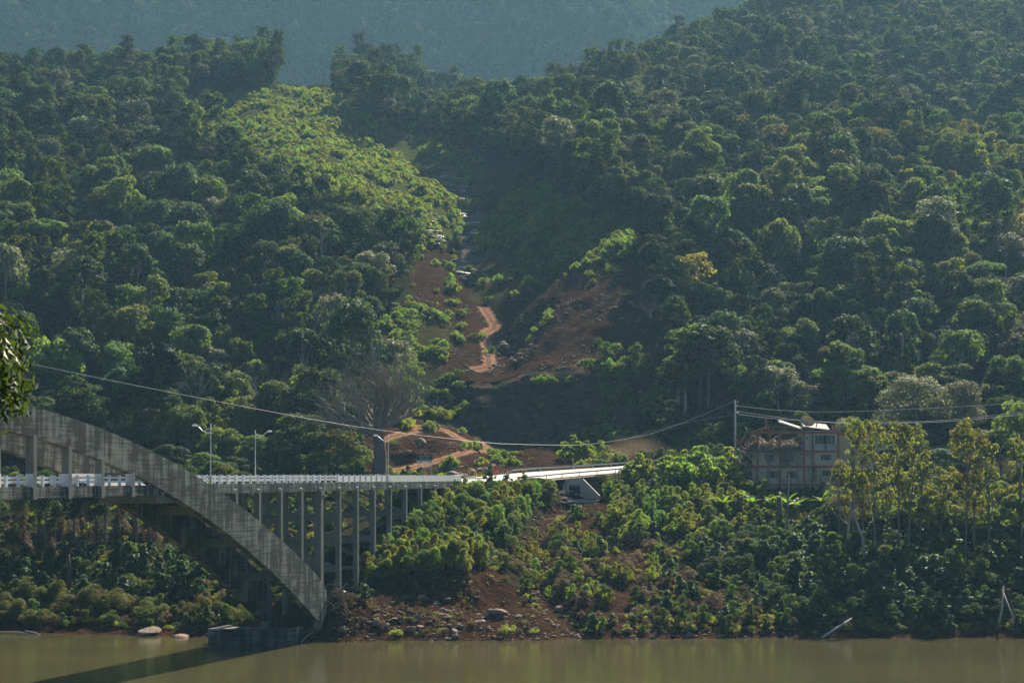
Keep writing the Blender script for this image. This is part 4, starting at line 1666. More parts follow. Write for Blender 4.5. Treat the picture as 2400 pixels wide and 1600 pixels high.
def clump_points(C, R, n, g, zs=0.8, shell=0.55, up=-0.35):
    """points on the upper shells of clumps with centres C and radii R"""
    w = R ** 2
    k = g.choice(len(C), n, p=w / w.sum())
    d = g.normal(size=(n, 3))
    d /= np.linalg.norm(d, axis=1, keepdims=True)
    flip = (d[:, 2] < up) & (g.uniform(size=n) < 0.75)
    d[flip, 2] *= -1
    rr_ = R[k] * (shell + (1.08 - shell) * g.uniform(size=n) ** 0.6)
    P = C[k] + d * rr_[:, None] * np.array([1, 1, zs])
    N = d * 0.7 + np.array([0, 0, 0.55]) + g.normal(size=(n, 3)) * 0.55
    return P, N


def crown(kind, H, R, base, n, size, mat, seed, asp=0.62, name='crown'):
    g = np.random.default_rng(seed)
    C, Rc = [], []
    if kind == 'dome':
        K = 27
        for i in range(K):
            a = g.uniform(0, 2 * math.pi)
            e = g.uniform(0.05, 1) ** 0.8
            q = math.sqrt(max(0, 1 - (e * .95) ** 2)) * R * 0.72
            C.append((q * math.cos(a), q * math.sin(a), base + (H - base) * (0.25 + 0.55 * e)))
            Rc.append(R * g.uniform(0.14, 0.40))
    elif kind == 'round':
        K = 34
        for i in range(K):
            d = g.normal(size=3)
            d /= np.linalg.norm(d)
            d[2] = abs(d[2]) if g.uniform() < .7 else d[2]
            C.append((d[0] * R * .68, d[1] * R * .68, base + (H - base) * (0.45 + 0.36 * d[2])))
            Rc.append(R * g.uniform(0.12, 0.34))
    elif kind == 'flat':
        K = 14
        for i in range(K):
            a, q = g.uniform(0, 2 * math.pi), R * math.sqrt(g.uniform(0, .8))
            C.append((q * math.cos(a), q * math.sin(a), H - (H - base) * (0.25 + .35 * (q / R) ** 2) + g.uniform(-.3, .3)))
            Rc.append(R * g.uniform(0.2, 0.34))
    elif kind == 'tall':
        K = 36
        for i in range(K):
            t = g.uniform(0, 1)
            a = g.uniform(0, 2 * math.pi)
            q = R * (0.2 + .85 * g.uniform()) * (1 - 0.45 * abs(t - .62) * 1.6)
            C.append((q * math.cos(a), q * math.sin(a), base + (H - base) * (.06 + .88 * t)))
            Rc.append(R * g.uniform(0.16, 0.34))
    elif kind == 'vine':
        K = 18
        for i in range(K):
            t = g.uniform(0, 1)
            a = g.uniform(0, 2 * math.pi)
            q = R * g.uniform(0.1, .6) * (1.1 - .7 * t)
            C.append((q * math.cos(a), q * math.sin(a), base + (H - base) * (.05 + .85 * t)))
            Rc.append(R * g.uniform(0.32, 0.5) * (1.1 - .4 * t))
    elif kind == 'bush':
        K = 20
        for i in range(K):
            a, q = g.uniform(0, 2 * math.pi), R * g.uniform(0, .85)
            C.append((q * math.cos(a), q * math.sin(a), base + (H - base) * g.uniform(.15, .95) * (1 - .45 * q / R)))
            Rc.append(R * g.uniform(0.16, 0.36))
    elif kind == 'spire':
        K = 19
        for i in range(K):
            a, q = g.uniform(0, 2 * math.pi), R * g.uniform(0.1, .95)
            t = g.uniform(.12, 1) * (1 - .35 * (q / R) ** 2)
            C.append((q * math.cos(a) * (1.15 - t * .5), q * math.sin(a) * (1.15 - t * .5), base + (H - base) * t * .93))
            Rc.append(R * g.uniform(0.15, 0.27))
    C, Rc = np.array(C), np.array(Rc)
    zs = {'flat': .42, 'tall': .8, 'spire': 1.15, 'vine': 1.2}.get(kind, .8)
    P, N = clump_points(C, Rc, n, g, zs)
    P[:, 2] = np.maximum(P[:, 2], 0.05)
    return leaf_object_mesh(name, P, N, size, asp, mat, g), C


def trunk_mesh(H, r, C, mat, seed, lean=0.03, limbs=7, name='trunk', n=6):
    g = random.Random(seed)
    b = MB()
    top = H * .78
    lx, ly = g.uniform(-lean, lean) * H, g.uniform(-lean, lean) * H
    pts = [(0, 0, -1.2), (0, 0, .1), (lx * .3, ly * .3, top * .4), (lx, ly, top)]
    b.tube(pts, [r * 1.4, r * 1.15, r * .8, r * .35], n)
    cs = list(C)
    g.shuffle(cs)
    for c in cs[:limbs]:
        t = g.uniform(.45, .85)
        s = Vector((lx * t, ly * t, top * t))
        e = Vector(c)
        if e.z < s.z:
            s = Vector((lx * .35, ly * .35, min(e.z * .8, top * .4)))
        m = s.lerp(e, .55) + Vector((0, 0, .06 * H))
        b.tube([s, m, e], [r * .42, r * .28, r * .1], 5, cap=False)
    return b.mesh(name, mat, True)


# hill trees: eight species, each one crown mesh and one trunk mesh shared by its copies
SPEC = {}


def add_spec(key, kind, H, R, base, n, size, leaf, bark, tr, seed, adj, limbs=6, asp=.62):
    cm, C = crown(kind, H, R, base, n, size, LEAF[leaf], seed, asp)
    tm = trunk_mesh(H, tr, C, M[bark], seed, limbs=limbs)
    SPEC[key] = dict(c=cm, t=tm, H=H, R=R, adj=adj)


add_spec('dark_a', 'dome', 13, 4.6, 3.5, 2300, .62, 'dark', 'bark', .24, 101, 'dark dome crowned')
add_spec('dark_b', 'round', 14, 4.2, 3.0, 2300, .58, 'dark', 'bark_pale', .22, 102, 'deep green lumpy')
add_spec('dark_c', 'vine', 12, 3.6, 0.4, 2300, .55, 'dark', 'bark', .2, 103, 'dark vine draped')
add_spec('mid_a', 'dome', 12, 4.4, 3.2, 2300, .58, 'mid', 'bark_pale', .22, 104, 'mid green spreading')
add_spec('mid_b', 'round', 13, 4.0, 2.5, 2300, .55, 'mid', 'bark', .22, 105, 'mid green round')
add_spec('mid_c', 'tall', 15, 3.2, 7.0, 2200, .55, 'mid', 'bark_pale', .2, 106, 'tall slender green')
add_spec('olive_a', 'dome', 12, 4.3, 3.0, 2300, .55, 'olive', 'bark_pale', .22, 107, 'olive green broad')
add_spec('olive_b', 'round', 11, 3.8, 2.2, 2200, .52, 'olive', 'bark', .2, 108, 'olive green rounded')
add_spec('pale_a', 'dome', 13, 4.5, 4.2, 2200, .5, 'pale', 'bark_pale', .24, 109, 'greyish green open')
add_spec('yellow_a', 'round', 12, 3.9, 3.0, 1900, .5, 'yellow', 'bark_pale', .2, 110, 'yellowing autumnal')
add_spec('bright_a', 'dome', 11, 4.2, 2.4, 2200, .55, 'bright', 'bark', .2, 111, 'bright green broad')
add_spec('lime_a', 'dome', 9, 3.8, 1.5, 2200, .5, 'lime', 'bark', .18, 113, 'sunlit yellow green')  # yellow green leaves, their light colour also carries a sunlit tone
add_spec('flat_a', 'flat', 11, 5.0, 6.0, 2200, .5, 'mid', 'bark', .24, 112, 'flat topped green')
PROTO_AT = {}
KEYS = list(SPEC)


def place_tree(key, loc, rz, sc, lab, group, cat='tree', name='forest_tree'):
    sp = SPEC[key]
    r = empty(name, loc, rz, sc)
    put('trunk', sp['t'], r)
    c_ = put('crown', sp['c'], r)
    if key not in PROTO_AT:
        PROTO_AT[key] = (c_, r.children[0])
    tag(r, lab, cat, group)
    return r


LAND = [(90, 'above the arch crown'), (200, 'above the high arch end'), (330, 'above the falling arch'), (440, 'above the lower arch'), (560, 'behind the first lamp'), (680, 'behind the second lamp'),
        (800, 'beyond the last lamp'), (960, 'behind the bare tree'), (1120, 'left of the gully track'), (1330, 'over the gully top'), (1470, 'right beside the landslide'), (1600, 'beyond the red landslide'),
        (1720, 'above the power pole'), (1830, 'behind the torn roof'), (1960, 'behind the satellite dish'), (2090, 'behind the slim trees'), (2220, 'beyond the slim trees'), (2330, 'near the hillside end'), (9999, 'at the hillside end')]
BAND = [(330, 'very high'), (470, 'high'), (600, 'halfway up'), (700, 'midway'), (790, 'low'), (880, 'very low'), (9999, 'lowest')]


def where_hill(u, v):
    return next(t for m, t in BAND if v < m) + ' ' + next(t for m, t in LAND if u < m)


# candidate positions over the hills ------------------------------------------------
NO_TREE = [CLEARING, GREEN2, GULLY]
cand = []
sp0 = 4.3
for Y in np.arange(398, 1010, 3.9):
    stp = sp0 * (1 + .0 * Y)
    x0, x1 = (-560 - 1200) / FP * Y, (2960 - 1200) / FP * Y
    xs_ = np.arange(x0, x1, stp)
    for x in xs_:
        cand.append((x + rng.uniform(-2.2, 2.2), Y + rng.uniform(-2, 2)))
cand = np.array(cand)
cz = gz(cand[:, 0], cand[:, 1])
cu = 1200 + FP * cand[:, 0] / cand[:, 1]
cv = VH - FP * (cz - CZ) / cand[:, 1]
wu = cu + 8 * fbm(cand[:, 0] / 6, cand[:, 1] / 6, 81, 2)
wv = cv + 6 * fbm(cand[:, 0] / 6, cand[:, 1] / 6, 82, 2)
bad = np.zeros(len(cand), bool)
for pl, hi in ((CLEARING, 800), (GREEN2, 560), (GULLY, 720)):
    bad |= in_poly(wu, wv, pl) & (cand[:, 1] < hi)
bad |= (cand[:, 1] < 425) & (cu > 1000) & (cu < 1720)
bad |= (cu > 830) & (cu < 1010) & (cand[:, 1] < 432)
bad |= (cu > 1010) & (cu < 1545) & (cand[:, 1] < 447)
bad |= (cu > 1700) & (cu < 2460) & (cand[:, 1] < 404)
bad |= (cu > 645) & (cu < 790) & (cand[:, 1] > 715) & (cand[:, 1] < 1010)
# keep it off the gully floor behind the lip
cand, cz, cu, cv = cand[~bad], cz[~bad], cu[~bad], cv[~bad]
nC = len(cand)
YEL = [(1840, 330), (1920, 285), (2080, 290), (2060, 400), (1900, 420), (1700, 330)]
LIM = [(2060, 300), (2460, 290), (2460, 600), (2250, 570), (2110, 470)]
OLV = [(560, 330), (700, 380), (880, 470), (960, 540), (900, 560), (760, 520), (520, 420), (380, 330)]
m1 = fbm(cand[:, 0] / 45, cand[:, 1] / 45, 91, 2)
m2 = fbm(cand[:, 0] / 18, cand[:, 1] / 18, 92, 2)
inY, inL, inO = in_poly(cu, cv - 40, YEL), in_poly(cu, cv - 30, LIM), in_poly(cu, cv, OLV)
edge_d = np.minimum(poly_dist(cu, cv, GULLY + GULLY[:1]), poly_dist(cu, cv, CLEARING + CLEARING[:1]))
kidx = np.zeros(nC, int)
for i in range(nC):
    p = dict(dark_a=2.6, dark_b=2.6, dark_c=1.7, mid_a=2.0, mid_b=2.0, mid_c=1.0, olive_a=.8, olive_b=.6, pale_a=.8, yellow_a=.16, bright_a=.25, lime_a=.06, flat_a=.5)
    if inY[i]:
        p.update(yellow_a=9, lime_a=3, olive_a=4, olive_b=3, dark_a=.6, dark_b=.6)
    elif inL[i]:
        p = dict.fromkeys(p, .12)
        p.update(bright_a=3.5, lime_a=9, olive_a=2, yellow_a=1.0)  # lighter leaf kinds paint the sun on the right slope into the crowns
    elif inO[i]:
        p.update(olive_a=6, olive_b=5, yellow_a=1.0, lime_a=2.0, bright_a=2.0, dark_a=.8, dark_b=.8)
    else:
        if m1[i] > .15:
            p.update(olive_a=3.4, olive_b=2.6, mid_a=3, bright_a=.9, dark_a=1.2, dark_b=1.2)
        if edge_d[i] < 34:
            p.update(mid_c=6, pale_a=3)
        if m2[i] > .45:
            p.update(pale_a=3)
        if m2[i] < -.55:
            p.update(yellow_a=.8)
    w = np.array([p[k_] for k_ in KEYS])
    kidx[i] = rng.choice(len(KEYS), p=w / w.sum())
csc = np.clip(np.exp(rng.normal(-.27, .31, nC)) * (1 + .28 * fbm(cand[:, 0] / 22, cand[:, 1] / 22, 95, 2)), .36, 1.5)
csc = np.where(cand[:, 1] > 715, np.minimum(csc, 1.1), csc)
csc *= np.where(inL, .75, 1.0) * np.where(inO, .8, 1.0)
crz = rng.uniform(0, 6.28, nC)

# the largest in view become trees of their own
size_px = np.array([SPEC[KEYS[k_]]['R'] * 2 for k_ in kidx]) * csc * FP / cand[:, 1]
vis = (cu > -30) & (cu < 2430)
topv = cv - np.array([SPEC[KEYS[k_]]['H'] for k_ in kidx]) * csc * FP / cand[:, 1]
hid = ((cu < 860) & (cand[:, 1] < 408)) | ((cu > 1700) & (cand[:, 1] < 412))
order = np.argsort(np.where(vis & ~hid, -size_px, 0))
N_IND = 205
ind = set(order[:N_IND].tolist())
for i in order[:N_IND]:
    x, y = cand[i]
    u, vt = cu[i], topv[i] + size_px[i] * .5
    tall = 'big ' if csc[i] > 1.08 else ('small ' if csc[i] < .72 else '')
    key = KEYS[kidx[i]]
    place_tree(key, (x, y, cz[i]), crz[i], (csc[i], csc[i], csc[i] * random.uniform(.8, 1.3)), tall + SPEC[key]['adj'] + ' tree ' + where_hill(u, vt), 'trees covering the hillside')
for key in KEYS:
    if key not in PROTO_AT:
        i = next(j for j in order[N_IND:] if KEYS[kidx[j]] == key)
        ind.add(int(i))
        place_tree(key, (cand[i][0], cand[i][1], cz[i]), crz[i], csc[i], SPEC[key]['adj'] + ' tree ' + where_hill(cu[i], topv[i]), 'trees covering the hillside')


def scatter(name, pts, rz, sc, idx, protos, label, cat, shift_z=0.0):
    """one object whose points carry copies of the given prototypes (stuff nobody would count)"""
    me = bpy.data.meshes.new(name)
    me.vertices.add(len(pts))
    me.vertices.foreach_set('co', np.asarray(pts, np.float32).ravel())
    for nm, arr, typ in (('rz', rz, 'FLOAT'), ('sc', sc, 'FLOAT'), ('idx', idx, 'INT')):
        a = me.attributes.new(nm, typ, 'POINT')
        a.data.foreach_set('value', np.asarray(arr, np.int32 if typ == 'INT' else np.float32))
    o = put(name, me)
    ng = bpy.data.node_groups.new(name, 'GeometryNodeTree')
    ng.interface.new_socket('Geometry', in_out='INPUT', socket_type='NodeSocketGeometry')
    ng.interface.new_socket('Geometry', in_out='OUTPUT', socket_type='NodeSocketGeometry')
    N = ng.nodes
    L = ng.links
    gi, go = N.new('NodeGroupInput'), N.new('NodeGroupOutput')

    def attr(nm, dt):
        q = N.new('GeometryNodeInputNamedAttribute')
        q.data_type = dt
        q.inputs['Name'].default_value = nm
        return q.outputs['Attribute']
    cx = N.new('ShaderNodeCombineXYZ')
    L.new(attr('rz', 'FLOAT'), cx.inputs[2])
    cs = N.new('ShaderNodeCombineXYZ')
    sa = attr('sc', 'FLOAT')
    rv = N.new('FunctionNodeRandomValue')
    rv.data_type = 'FLOAT'
    lo_, hi_ = [q for q in rv.inputs if q.name in ('Min', 'Max') and q.type == 'VALUE']
    lo_.default_value, hi_.default_value = .74, 1.36
    rv.inputs['Seed'].default_value = 3
    vout = [q for q in rv.outputs if q.type == 'VALUE' and q.enabled][0]
    mz = N.new('ShaderNodeMath')
    mz.operation = 'MULTIPLY'
    L.new(sa, mz.inputs[0])
    L.new(vout, mz.inputs[1])
    L.new(sa, cs.inputs[0])
    L.new(sa, cs.inputs[1])
    L.new(mz.outputs[0], cs.inputs[2])
    for q in range(2):
        r2 = N.new('FunctionNodeRandomValue')
        r2.data_type = 'FLOAT'
        a_, b_ = [w_ for w_ in r2.inputs if w_.name in ('Min', 'Max') and w_.type == 'VALUE']
        a_.default_value, b_.default_value = -.13, .13
        r2.inputs['Seed'].default_value = 11 + q
        L.new([w_ for w_ in r2.outputs if w_.type == 'VALUE' and w_.enabled][0], cx.inputs[q])
    jn_out = N.new('GeometryNodeJoinGeometry')
    ia = attr('idx', 'INT')
    for j, parts in enumerate(protos):
        cmp_ = N.new('FunctionNodeCompare')
        cmp_.data_type = 'INT'
        cmp_.operation = 'EQUAL'
        L.new(ia, cmp_.inputs['A'] if cmp_.inputs['A'].type == 'INT' else [s for s in cmp_.inputs if s.name == 'A' and s.type == 'INT'][0])
        [s for s in cmp_.inputs if s.name == 'B' and s.type == 'INT'][0].default_value = j
        for po in (parts if isinstance(parts, (tuple, list)) else [parts]):
            oi = N.new('GeometryNodeObjectInfo')
            oi.transform_space = 'ORIGINAL'
            oi.inputs['Object'].default_value = po
            oi.inputs['As Instance'].default_value = True
            ip = N.new('GeometryNodeInstanceOnPoints')
            L.new(gi.outputs[0], ip.inputs['Points'])
            L.new(cmp_.outputs[0], ip.inputs['Selection'])
            L.new(oi.outputs['Geometry'], ip.inputs['Instance'])
            L.new(cx.outputs[0], ip.inputs['Rotation'])
            L.new(cs.outputs[0], ip.inputs['Scale'])
            L.new(ip.outputs[0], jn_out.inputs[0])
    L.new(jn_out.outputs[0], go.inputs[0])
    md = o.modifiers.new('scatter', 'NODES')
    md.node_group = ng
    o['kind'] = 'stuff'
    o['label'] = label
    return o


rest = np.array([i for i in range(nC) if i not in ind])
# far mountain trees join the forest
fx_, fy_ = [], []
for Y in list(np.arange(1010, 1150, 8.0)) + list(np.arange(1420, 1900, 8.5)):
    for x in np.arange((-300 - 1200) / FP * Y, ((2800 if Y < 1300 else 2250) - 1200) / FP * Y, 8.5):
        fx_.append(x + rng.uniform(-3, 3))
        fy_.append(Y + rng.uniform(-3.5, 3.5))
fx_, fy_ = np.array(fx_), np.array(fy_)
fz_ = gz(fx_, fy_)
fp = np.stack([fx_, fy_, fz_], 1)
fk = rng.choice(len(KEYS), len(fp), p=np.array([3, 3, 1.5, 3, 3, 1, 1.2, .8, .6, .2, .5, .2, .6]) / sum([3, 3, 1.5, 3, 3, 1, 1.2, .8, .6, .2, .5, .2, .6]))
fs_ = np.clip(rng.normal(1.05, .28, len(fp)), .5, 1.8)
keepf = ~((fp[:, 1] < 1200) & (1200 + FP * fp[:, 0] / fp[:, 1] > 600) & (1200 + FP * fp[:, 0] / fp[:, 1] < 800))
fs_ = np.where(keepf, fs_, 0.2)
ox, oy = [], []
for (ua, ub) in ((2440, 3150), (-760, -45)):
    for Y in np.arange(296, 402, 5.2):
        for x in np.arange((ua - 1200) / FP * Y, (ub - 1200) / FP * Y, 5.2):
            ox.append(x + rng.uniform(-2, 2))
            oy.append(Y + rng.uniform(-2, 2))
op_ = np.stack([ox, oy, gz(np.array(ox), np.array(oy)) - .2], 1)
fp = np.concatenate([fp, op_])
fk = np.concatenate([fk, rng.choice(len(KEYS), len(op_))])
fs_ = np.concatenate([fs_, rng.uniform(.4, .95, len(op_))])
pts = np.concatenate([np.stack([cand[rest, 0], cand[rest, 1], cz[rest] - .2], 1), fp])
scatter('forest', pts, np.concatenate([crz[rest], rng.uniform(0, 6.28, len(fp))]), np.concatenate([csc[rest], fs_]),
        np.concatenate([kidx[rest], fk]), [PROTO_AT[k_] for k_ in KEYS], 'dense forest of mixed green trees covering the hills behind the river', 'forest')

# ------------------------------------------------------------------ named trees behind the bridge and on the right
def fit_tree(key, u, Y, vtop, wpx, lab, group=None, name='tree', dz=0.0):
    """a tree whose foot stands at (u, Y) and whose top and width are as tall and wide as seen"""
    sp = SPEC[key]
    p = on_ground(u, Y)
    k_ = FP / Y
    H = (CZ + (VH - vtop) / k_) - p.z
    sz = max(.35, H / sp['H'])
    sx = wpx / k_ / (2 * sp['R'])
    sx = min(max(sx, sz * .55), sz * 1.7)
    return place_tree(key, p, random.uniform(0, 6.28), (sx, sx, sz), lab, group, name=name)


# finer crowns for the nearer trees
add_spec('near_olive', 'dome', 13, 4.6, 2.2, 5200, .40, 'olive', 'bark', .22, 201, 'olive green leafy', 8)
add_spec('near_mid', 'round', 13, 4.4, 1.5, 5200, .40, 'mid', 'bark', .22, 202, 'mid green leafy', 8)
add_spec('near_dark', 'dome', 13, 4.6, 1.5, 5200, .42, 'dark', 'bark', .22, 203, 'dark green leafy', 8)
add_spec('near_bright', 'round', 12, 4.2, 2.0, 5000, .38, 'bright', 'bark', .2, 204, 'yellowish green leafy', 8)
add_spec('near_pale', 'dome', 12, 5.6, 2.0, 6000, .34, 'pale', 'bark', .3, 205, 'greyish green small leaved', 8)
add_spec('near_flat', 'flat', 11, 5.2, 6.0, 4200, .34, 'mid', 'bark', .25, 206, 'flat topped', 8)
add_spec('slim', 'tall', 19, 2.7, 5.5, 2300, .42, 'autumn', 'bark_grey', .20, 207, 'slim tall', 9)
add_spec('slim_b', 'tall', 18, 2.5, 7.5, 1700, .42, 'autumn', 'bark_grey', .17, 208, 'slim tall sparse', 9)
add_spec('hang', 'vine', 9, 2.0, .5, 2600, .28, 'brown', 'bark', .16, 209, 'dry brown vine hung', 4)
add_spec('under', 'dome', 11, 3.6, 4.5, 2800, .36, 'dark', 'bark_grey', .17, 210, 'shaded thin trunked', 7)
add_spec('under_b', 'round', 11, 3.2, 4.8, 2400, .36, 'olive', 'bark', .16, 211, 'shaded olive leaved', 7)

BEH = [(130, 428, 755, 150, 'near_bright', 'tall yellowish green tree standing out above the crown of the arch'),
       (40, 408, 890, 120, 'near_dark', 'dark leafy tree rising behind the top of the arch'),
       (215, 420, 880, 110, 'near_dark', 'dark tree against black shade beyond the arch'),
       (372, 398, 975, 100, 'near_mid', 'mid green tree showing over the falling arch'),
       (440, 392, 930, 130, 'near_mid', 'leafy green tree left of the first street lamp'),
       (520, 386, 985, 120, 'near_olive', 'olive green tree between the first two street lamps'),
       (570, 398, 905, 140, 'near_olive', 'tall olive tree behind the second street lamp'),
       (648, 402, 870, 140, 'near_mid', 'tall green tree right of the second street lamp'),
       (728, 404, 845, 150, 'near_bright', 'tall yellow green tree left of the big bare crown'),
       (606, 378, 1005, 120, 'near_mid', 'lower green tree close behind the white railing by the second lamp'),
       (700, 380, 950, 165, 'near_mid', 'broad green tree behind the middle of the white railing'),
       (790, 377, 990, 150, 'near_olive', 'broad leafy tree left of the big bare trunk'),
       (838, 374, 1035, 90, 'near_olive', 'small olive tree touching the big bare trunk'),
       (400, 380, 1030, 110, 'near_dark', 'low dark tree tucked against the arch'),
       (655, 372, 1040, 110, 'near_dark', 'low dark tree against the railing below the power cable'),
       (752, 371, 1050, 110, 'near_mid', 'low round tree behind the last third of the white railing'),
       (480, 373, 1050, 100, 'near_mid', 'low leafy tree just behind the first street lamp'),
       (560, 371, 1060, 90, 'near_dark', 'low dark tree behind the start of the white railing'),
       (290, 410, 985, 110, 'near_dark', 'small dark tree peeping over the arch'),
       (2150, 392, 868, 200, 'near_pale', 'wide greyish green tree above the slim riverside trees'),
       (2250, 398, 880, 130, 'near_pale', 'greyish green tree beside the widest pale crown'),
       (2345, 375, 995, 150, 'near_flat', 'flat topped green tree near the right end of the road'),
       (2395, 368, 905, 140, 'near_bright', 'tall yellow green tree at the right edge above the road'),
       (1985, 368, 968, 110, 'near_pale', 'pale leafy tree rising behind the wing of the ruined house'),
       (2090, 372, 1030, 130, 'near_dark', 'dark tree in the shade behind the slim riverside trees'),
       (2200, 366, 1040, 140, 'near_dark', 'dark round tree behind the gap in the slim trees')]
for u, Y, vt, w, key, lab in BEH:
    fit_tree(key, u, Y, vt, w, lab, None, 'broadleaf_tree')

SLIM = [(2001, 307, 975, 62), (2022, 309, 988, 52), (2050, 305, 972, 74), (2108, 308, 985, 66), (2131, 309, 980, 76), (2158, 312, 1045, 70), (2263, 306, 978, 78), (2283, 311, 992, 72), (2318, 309, 1030, 70), (1968, 311, 1075, 60), (2205, 313, 1085, 80), (2395, 308, 1015, 80), (2080, 315, 1060, 70)]
for i, (u, Y, vt, w) in enumerate(SLIM):
    fit_tree('slim' if i % 3 else 'slim_b', u, Y, vt, w, 'slim tall olive tree beyond the ruined house', 'slim riverside trees', 'slim_tree')
for i in range(14):
    u = 1960 + 34 * i + random.uniform(-12, 12)
    fit_tree(random.choice(['under_b', 'near_olive', 'near_bright', 'under_b']), u, random.uniform(311, 330), random.uniform(1118, 1185), random.uniform(70, 120),
             'short olive tree under the slim riverside trees', 'short trees below the slim trees', 'small_tree')
for i in range(46):
    u = -40 + 14 * i + random.uniform(-10, 10)
    Y = random.uniform(314, 366)
    fit_tree(random.choice(['under', 'under_b', 'under']), u, Y, random.uniform(1075, 1170), random.uniform(60, 110),
             'thin shaded tree ' + ('under the bridge deck' if u < 270 else ('seen below the arch' if u < 480 else 'behind the trestle columns')), 'trees in the dark wood under the bridge', 'woodland_tree')
for i in range(18):
    u = -10 + 30 * i + random.uniform(-14, 14)
    fit_tree('hang', u, random.uniform(318, 340), random.uniform(1170, 1230), random.uniform(35, 60), 'trunk wrapped in dry vines under the bridge deck', 'vine wrapped trunks under the bridge', 'vine_tree')

# ------------------------------------------------------------------ bare trees


def bare_tree(H, R, r0, fork, nprim, depth, seed, flat=1.0, droop=0.0):
    g = random.Random(seed)
    trunk, limbs, twigs = MB(), MB(), MB()
    pts = [(0, 0, -1.5), (0, 0, 0), (g.uniform(-.02, .02) * H, 0, fork * .5), (g.uniform(-.03, .03) * H, g.uniform(-.02, .02) * H, fork)]
    trunk.tube(pts, [r0 * 1.5, r0 * 1.25, r0, r0 * .85], 12)
    top = Vector(pts[-1])
    total = H - fork

    def grow(p, d, L, rad, lev):
        d = (d + Vector((g.uniform(-.18, .18), g.uniform(-.18, .18), g.uniform(-.1, .14)))).normalized()
        m = p + d * L * .5
        d2 = (d + Vector((g.uniform(-.2, .2), g.uniform(-.2, .2), g.uniform(-.05, .2) - droop))).normalized()
        e = m + d2 * L * .5
        tgt = limbs if lev < 3 else twigs
        tgt.tube([p, m, e], [rad, rad * .8, rad * .6], 5 if lev < 3 else 3, cap=False)
        if lev >= depth:
            return
        nk_ = 3 if lev < 2 or g.random() < .4 else 2
        for q in range(nk_):
            ax = Vector((g.gauss(0, 1), g.gauss(0, 1), g.gauss(0, .7)))
            nd = (d2 + ax.normalized() * g.uniform(.35, .75)).normalized()
            grow(e if q < 2 else m, nd, L * g.uniform(.62, .86), max(.013, rad * .58), lev + 1)
    for q in range(nprim):
        a = 2 * math.pi * q / nprim + g.uniform(-.25, .25)
        el = g.uniform(.3, 1.25) if q else 1.4
        d = Vector((math.cos(a) * math.cos(el) * flat, math.sin(a) * math.cos(el) * flat, math.sin(el)))
        L = R * .36 * (0.65 + .6 * g.random()) if el < .8 else total * (.24 + .14 * g.random())
        grow(top - Vector((0, 0, g.uniform(0, fork * .18))), d.normalized(), L, r0 * .5, 0)
    return trunk, limbs, twigs


p = on_ground(888, 372)
bt = empty('bare_tree', p)
tag(bt, 'huge leafless tree with a thick trunk and dome of fine twigs behind the railing', 'tree')
Hb = (CZ + (VH - 812) / (FP / 372)) - p.z
tr_, li_, tw_ = bare_tree(Hb, 15.0, 1.15, 8.6, 13, 6, 77, 1.0)
tr_.build('trunk', M['bark'], bt, True)
li_.build('limbs', M['bark_grey'], bt, True, fix=False)
tw_.build('twigs', M['twig'], bt, False, fix=False)
for i, (u, Y, vt, R_, sd_, lab) in enumerate([
        (282, 402, 930, 5.5, 5, 'leafless tree with pale branches just above the falling arch'),
        (468, 414, 812, 6, 9, 'tall leafless grey tree against the dark forest above the first lamp'),
        (405, 400, 935, 5, 12, 'leafless grey tree beside the cable left of the first lamp'),
        (632, 406, 862, 6.5, 15, 'leafless twiggy tree behind the second lamp'),
        (1985, 309, 1100, 4.5, 19, 'leafless tree with tangled twigs below the right end of the house'),
        (1525, 470, 715, 5, 23, 'thin leafless tree on the slope right of the red landslide')]):
    p = on_ground(u, Y)
    q = empty('bare_tree', p)
    tag(q, lab, 'tree')
    Hb = (CZ + (VH - vt) / (FP / Y)) - p.z
    a_, b_, c_ = bare_tree(Hb, R_, .22, Hb * .42, 6, 5, sd_)
    a_.build('trunk', M['bark_pale'], q, True)
    b_.build('limbs', M['bark_pale'], q, True, fix=False)
    c_.build('twigs', M['twig'], q, False, fix=False)

# ------------------------------------------------------------------ bushes on the banks
BUSH = {}


def add_bush(key, kind, H, R, n, size, leaf, seed, asp=.5, stems=6, bark='bark'):
    cm, C = crown(kind, H, R, .15, n, size, LEAF[leaf], seed, asp, 'foliage')
    g = random.Random(seed)
    b = MB()
    cs = list(C)
    g.shuffle(cs)
    for c in cs[:stems]:
        s = Vector((g.uniform(-.25, .25), g.uniform(-.25, .25), -.5))
        e = Vector(c)
        b.tube([s, s.lerp(e, .6) + Vector((0, 0, .1 * H)), e], [.05, .035, .015], 4, cap=False)
    BUSH[key] = (cm, b.mesh('stems', M[bark], True), H, R)


add_bush('sap_a', 'spire', 4.2, 2.0, 3600, .22, 'lime', 301, .42)
add_bush('sap_b', 'spire', 4.0, 1.8, 3600, .20, 'mid', 302, .42)
add_bush('sap_c', 'spire', 3.8, 1.9, 3400, .20, 'bright', 303, .42)
add_bush('bush_a', 'bush', 3.2, 2.1, 3000, .23, 'mid', 304)
add_bush('bush_b', 'bush', 3.0, 2.0, 3000, .22, 'dark', 305)
add_bush('broad_a', 'bush', 3.4, 2.0, 620, .52, 'glossy', 306, .75)
add_bush('broad_b', 'spire', 4.4, 1.7, 520, .55, 'glossy', 307, .75)
add_bush('dry_a', 'bush', 1.6, 1.3, 1500, .16, 'brown', 308, .25)
add_bush('vine_a', 'bush', 2.6, 3.2, 4200, .20, 'vine', 309, .6)
add_bush('vine_b', 'bush', 3.4, 2.4, 3600, .20, 'vine', 310, .6)
add_bush('papaya', 'bush', 5.0, 2.7, 1500, .50, 'bright', 311, .6)
add_bush('low_a', 'bush', 1.1, 1.2, 800, .16, 'lime', 312, .4)
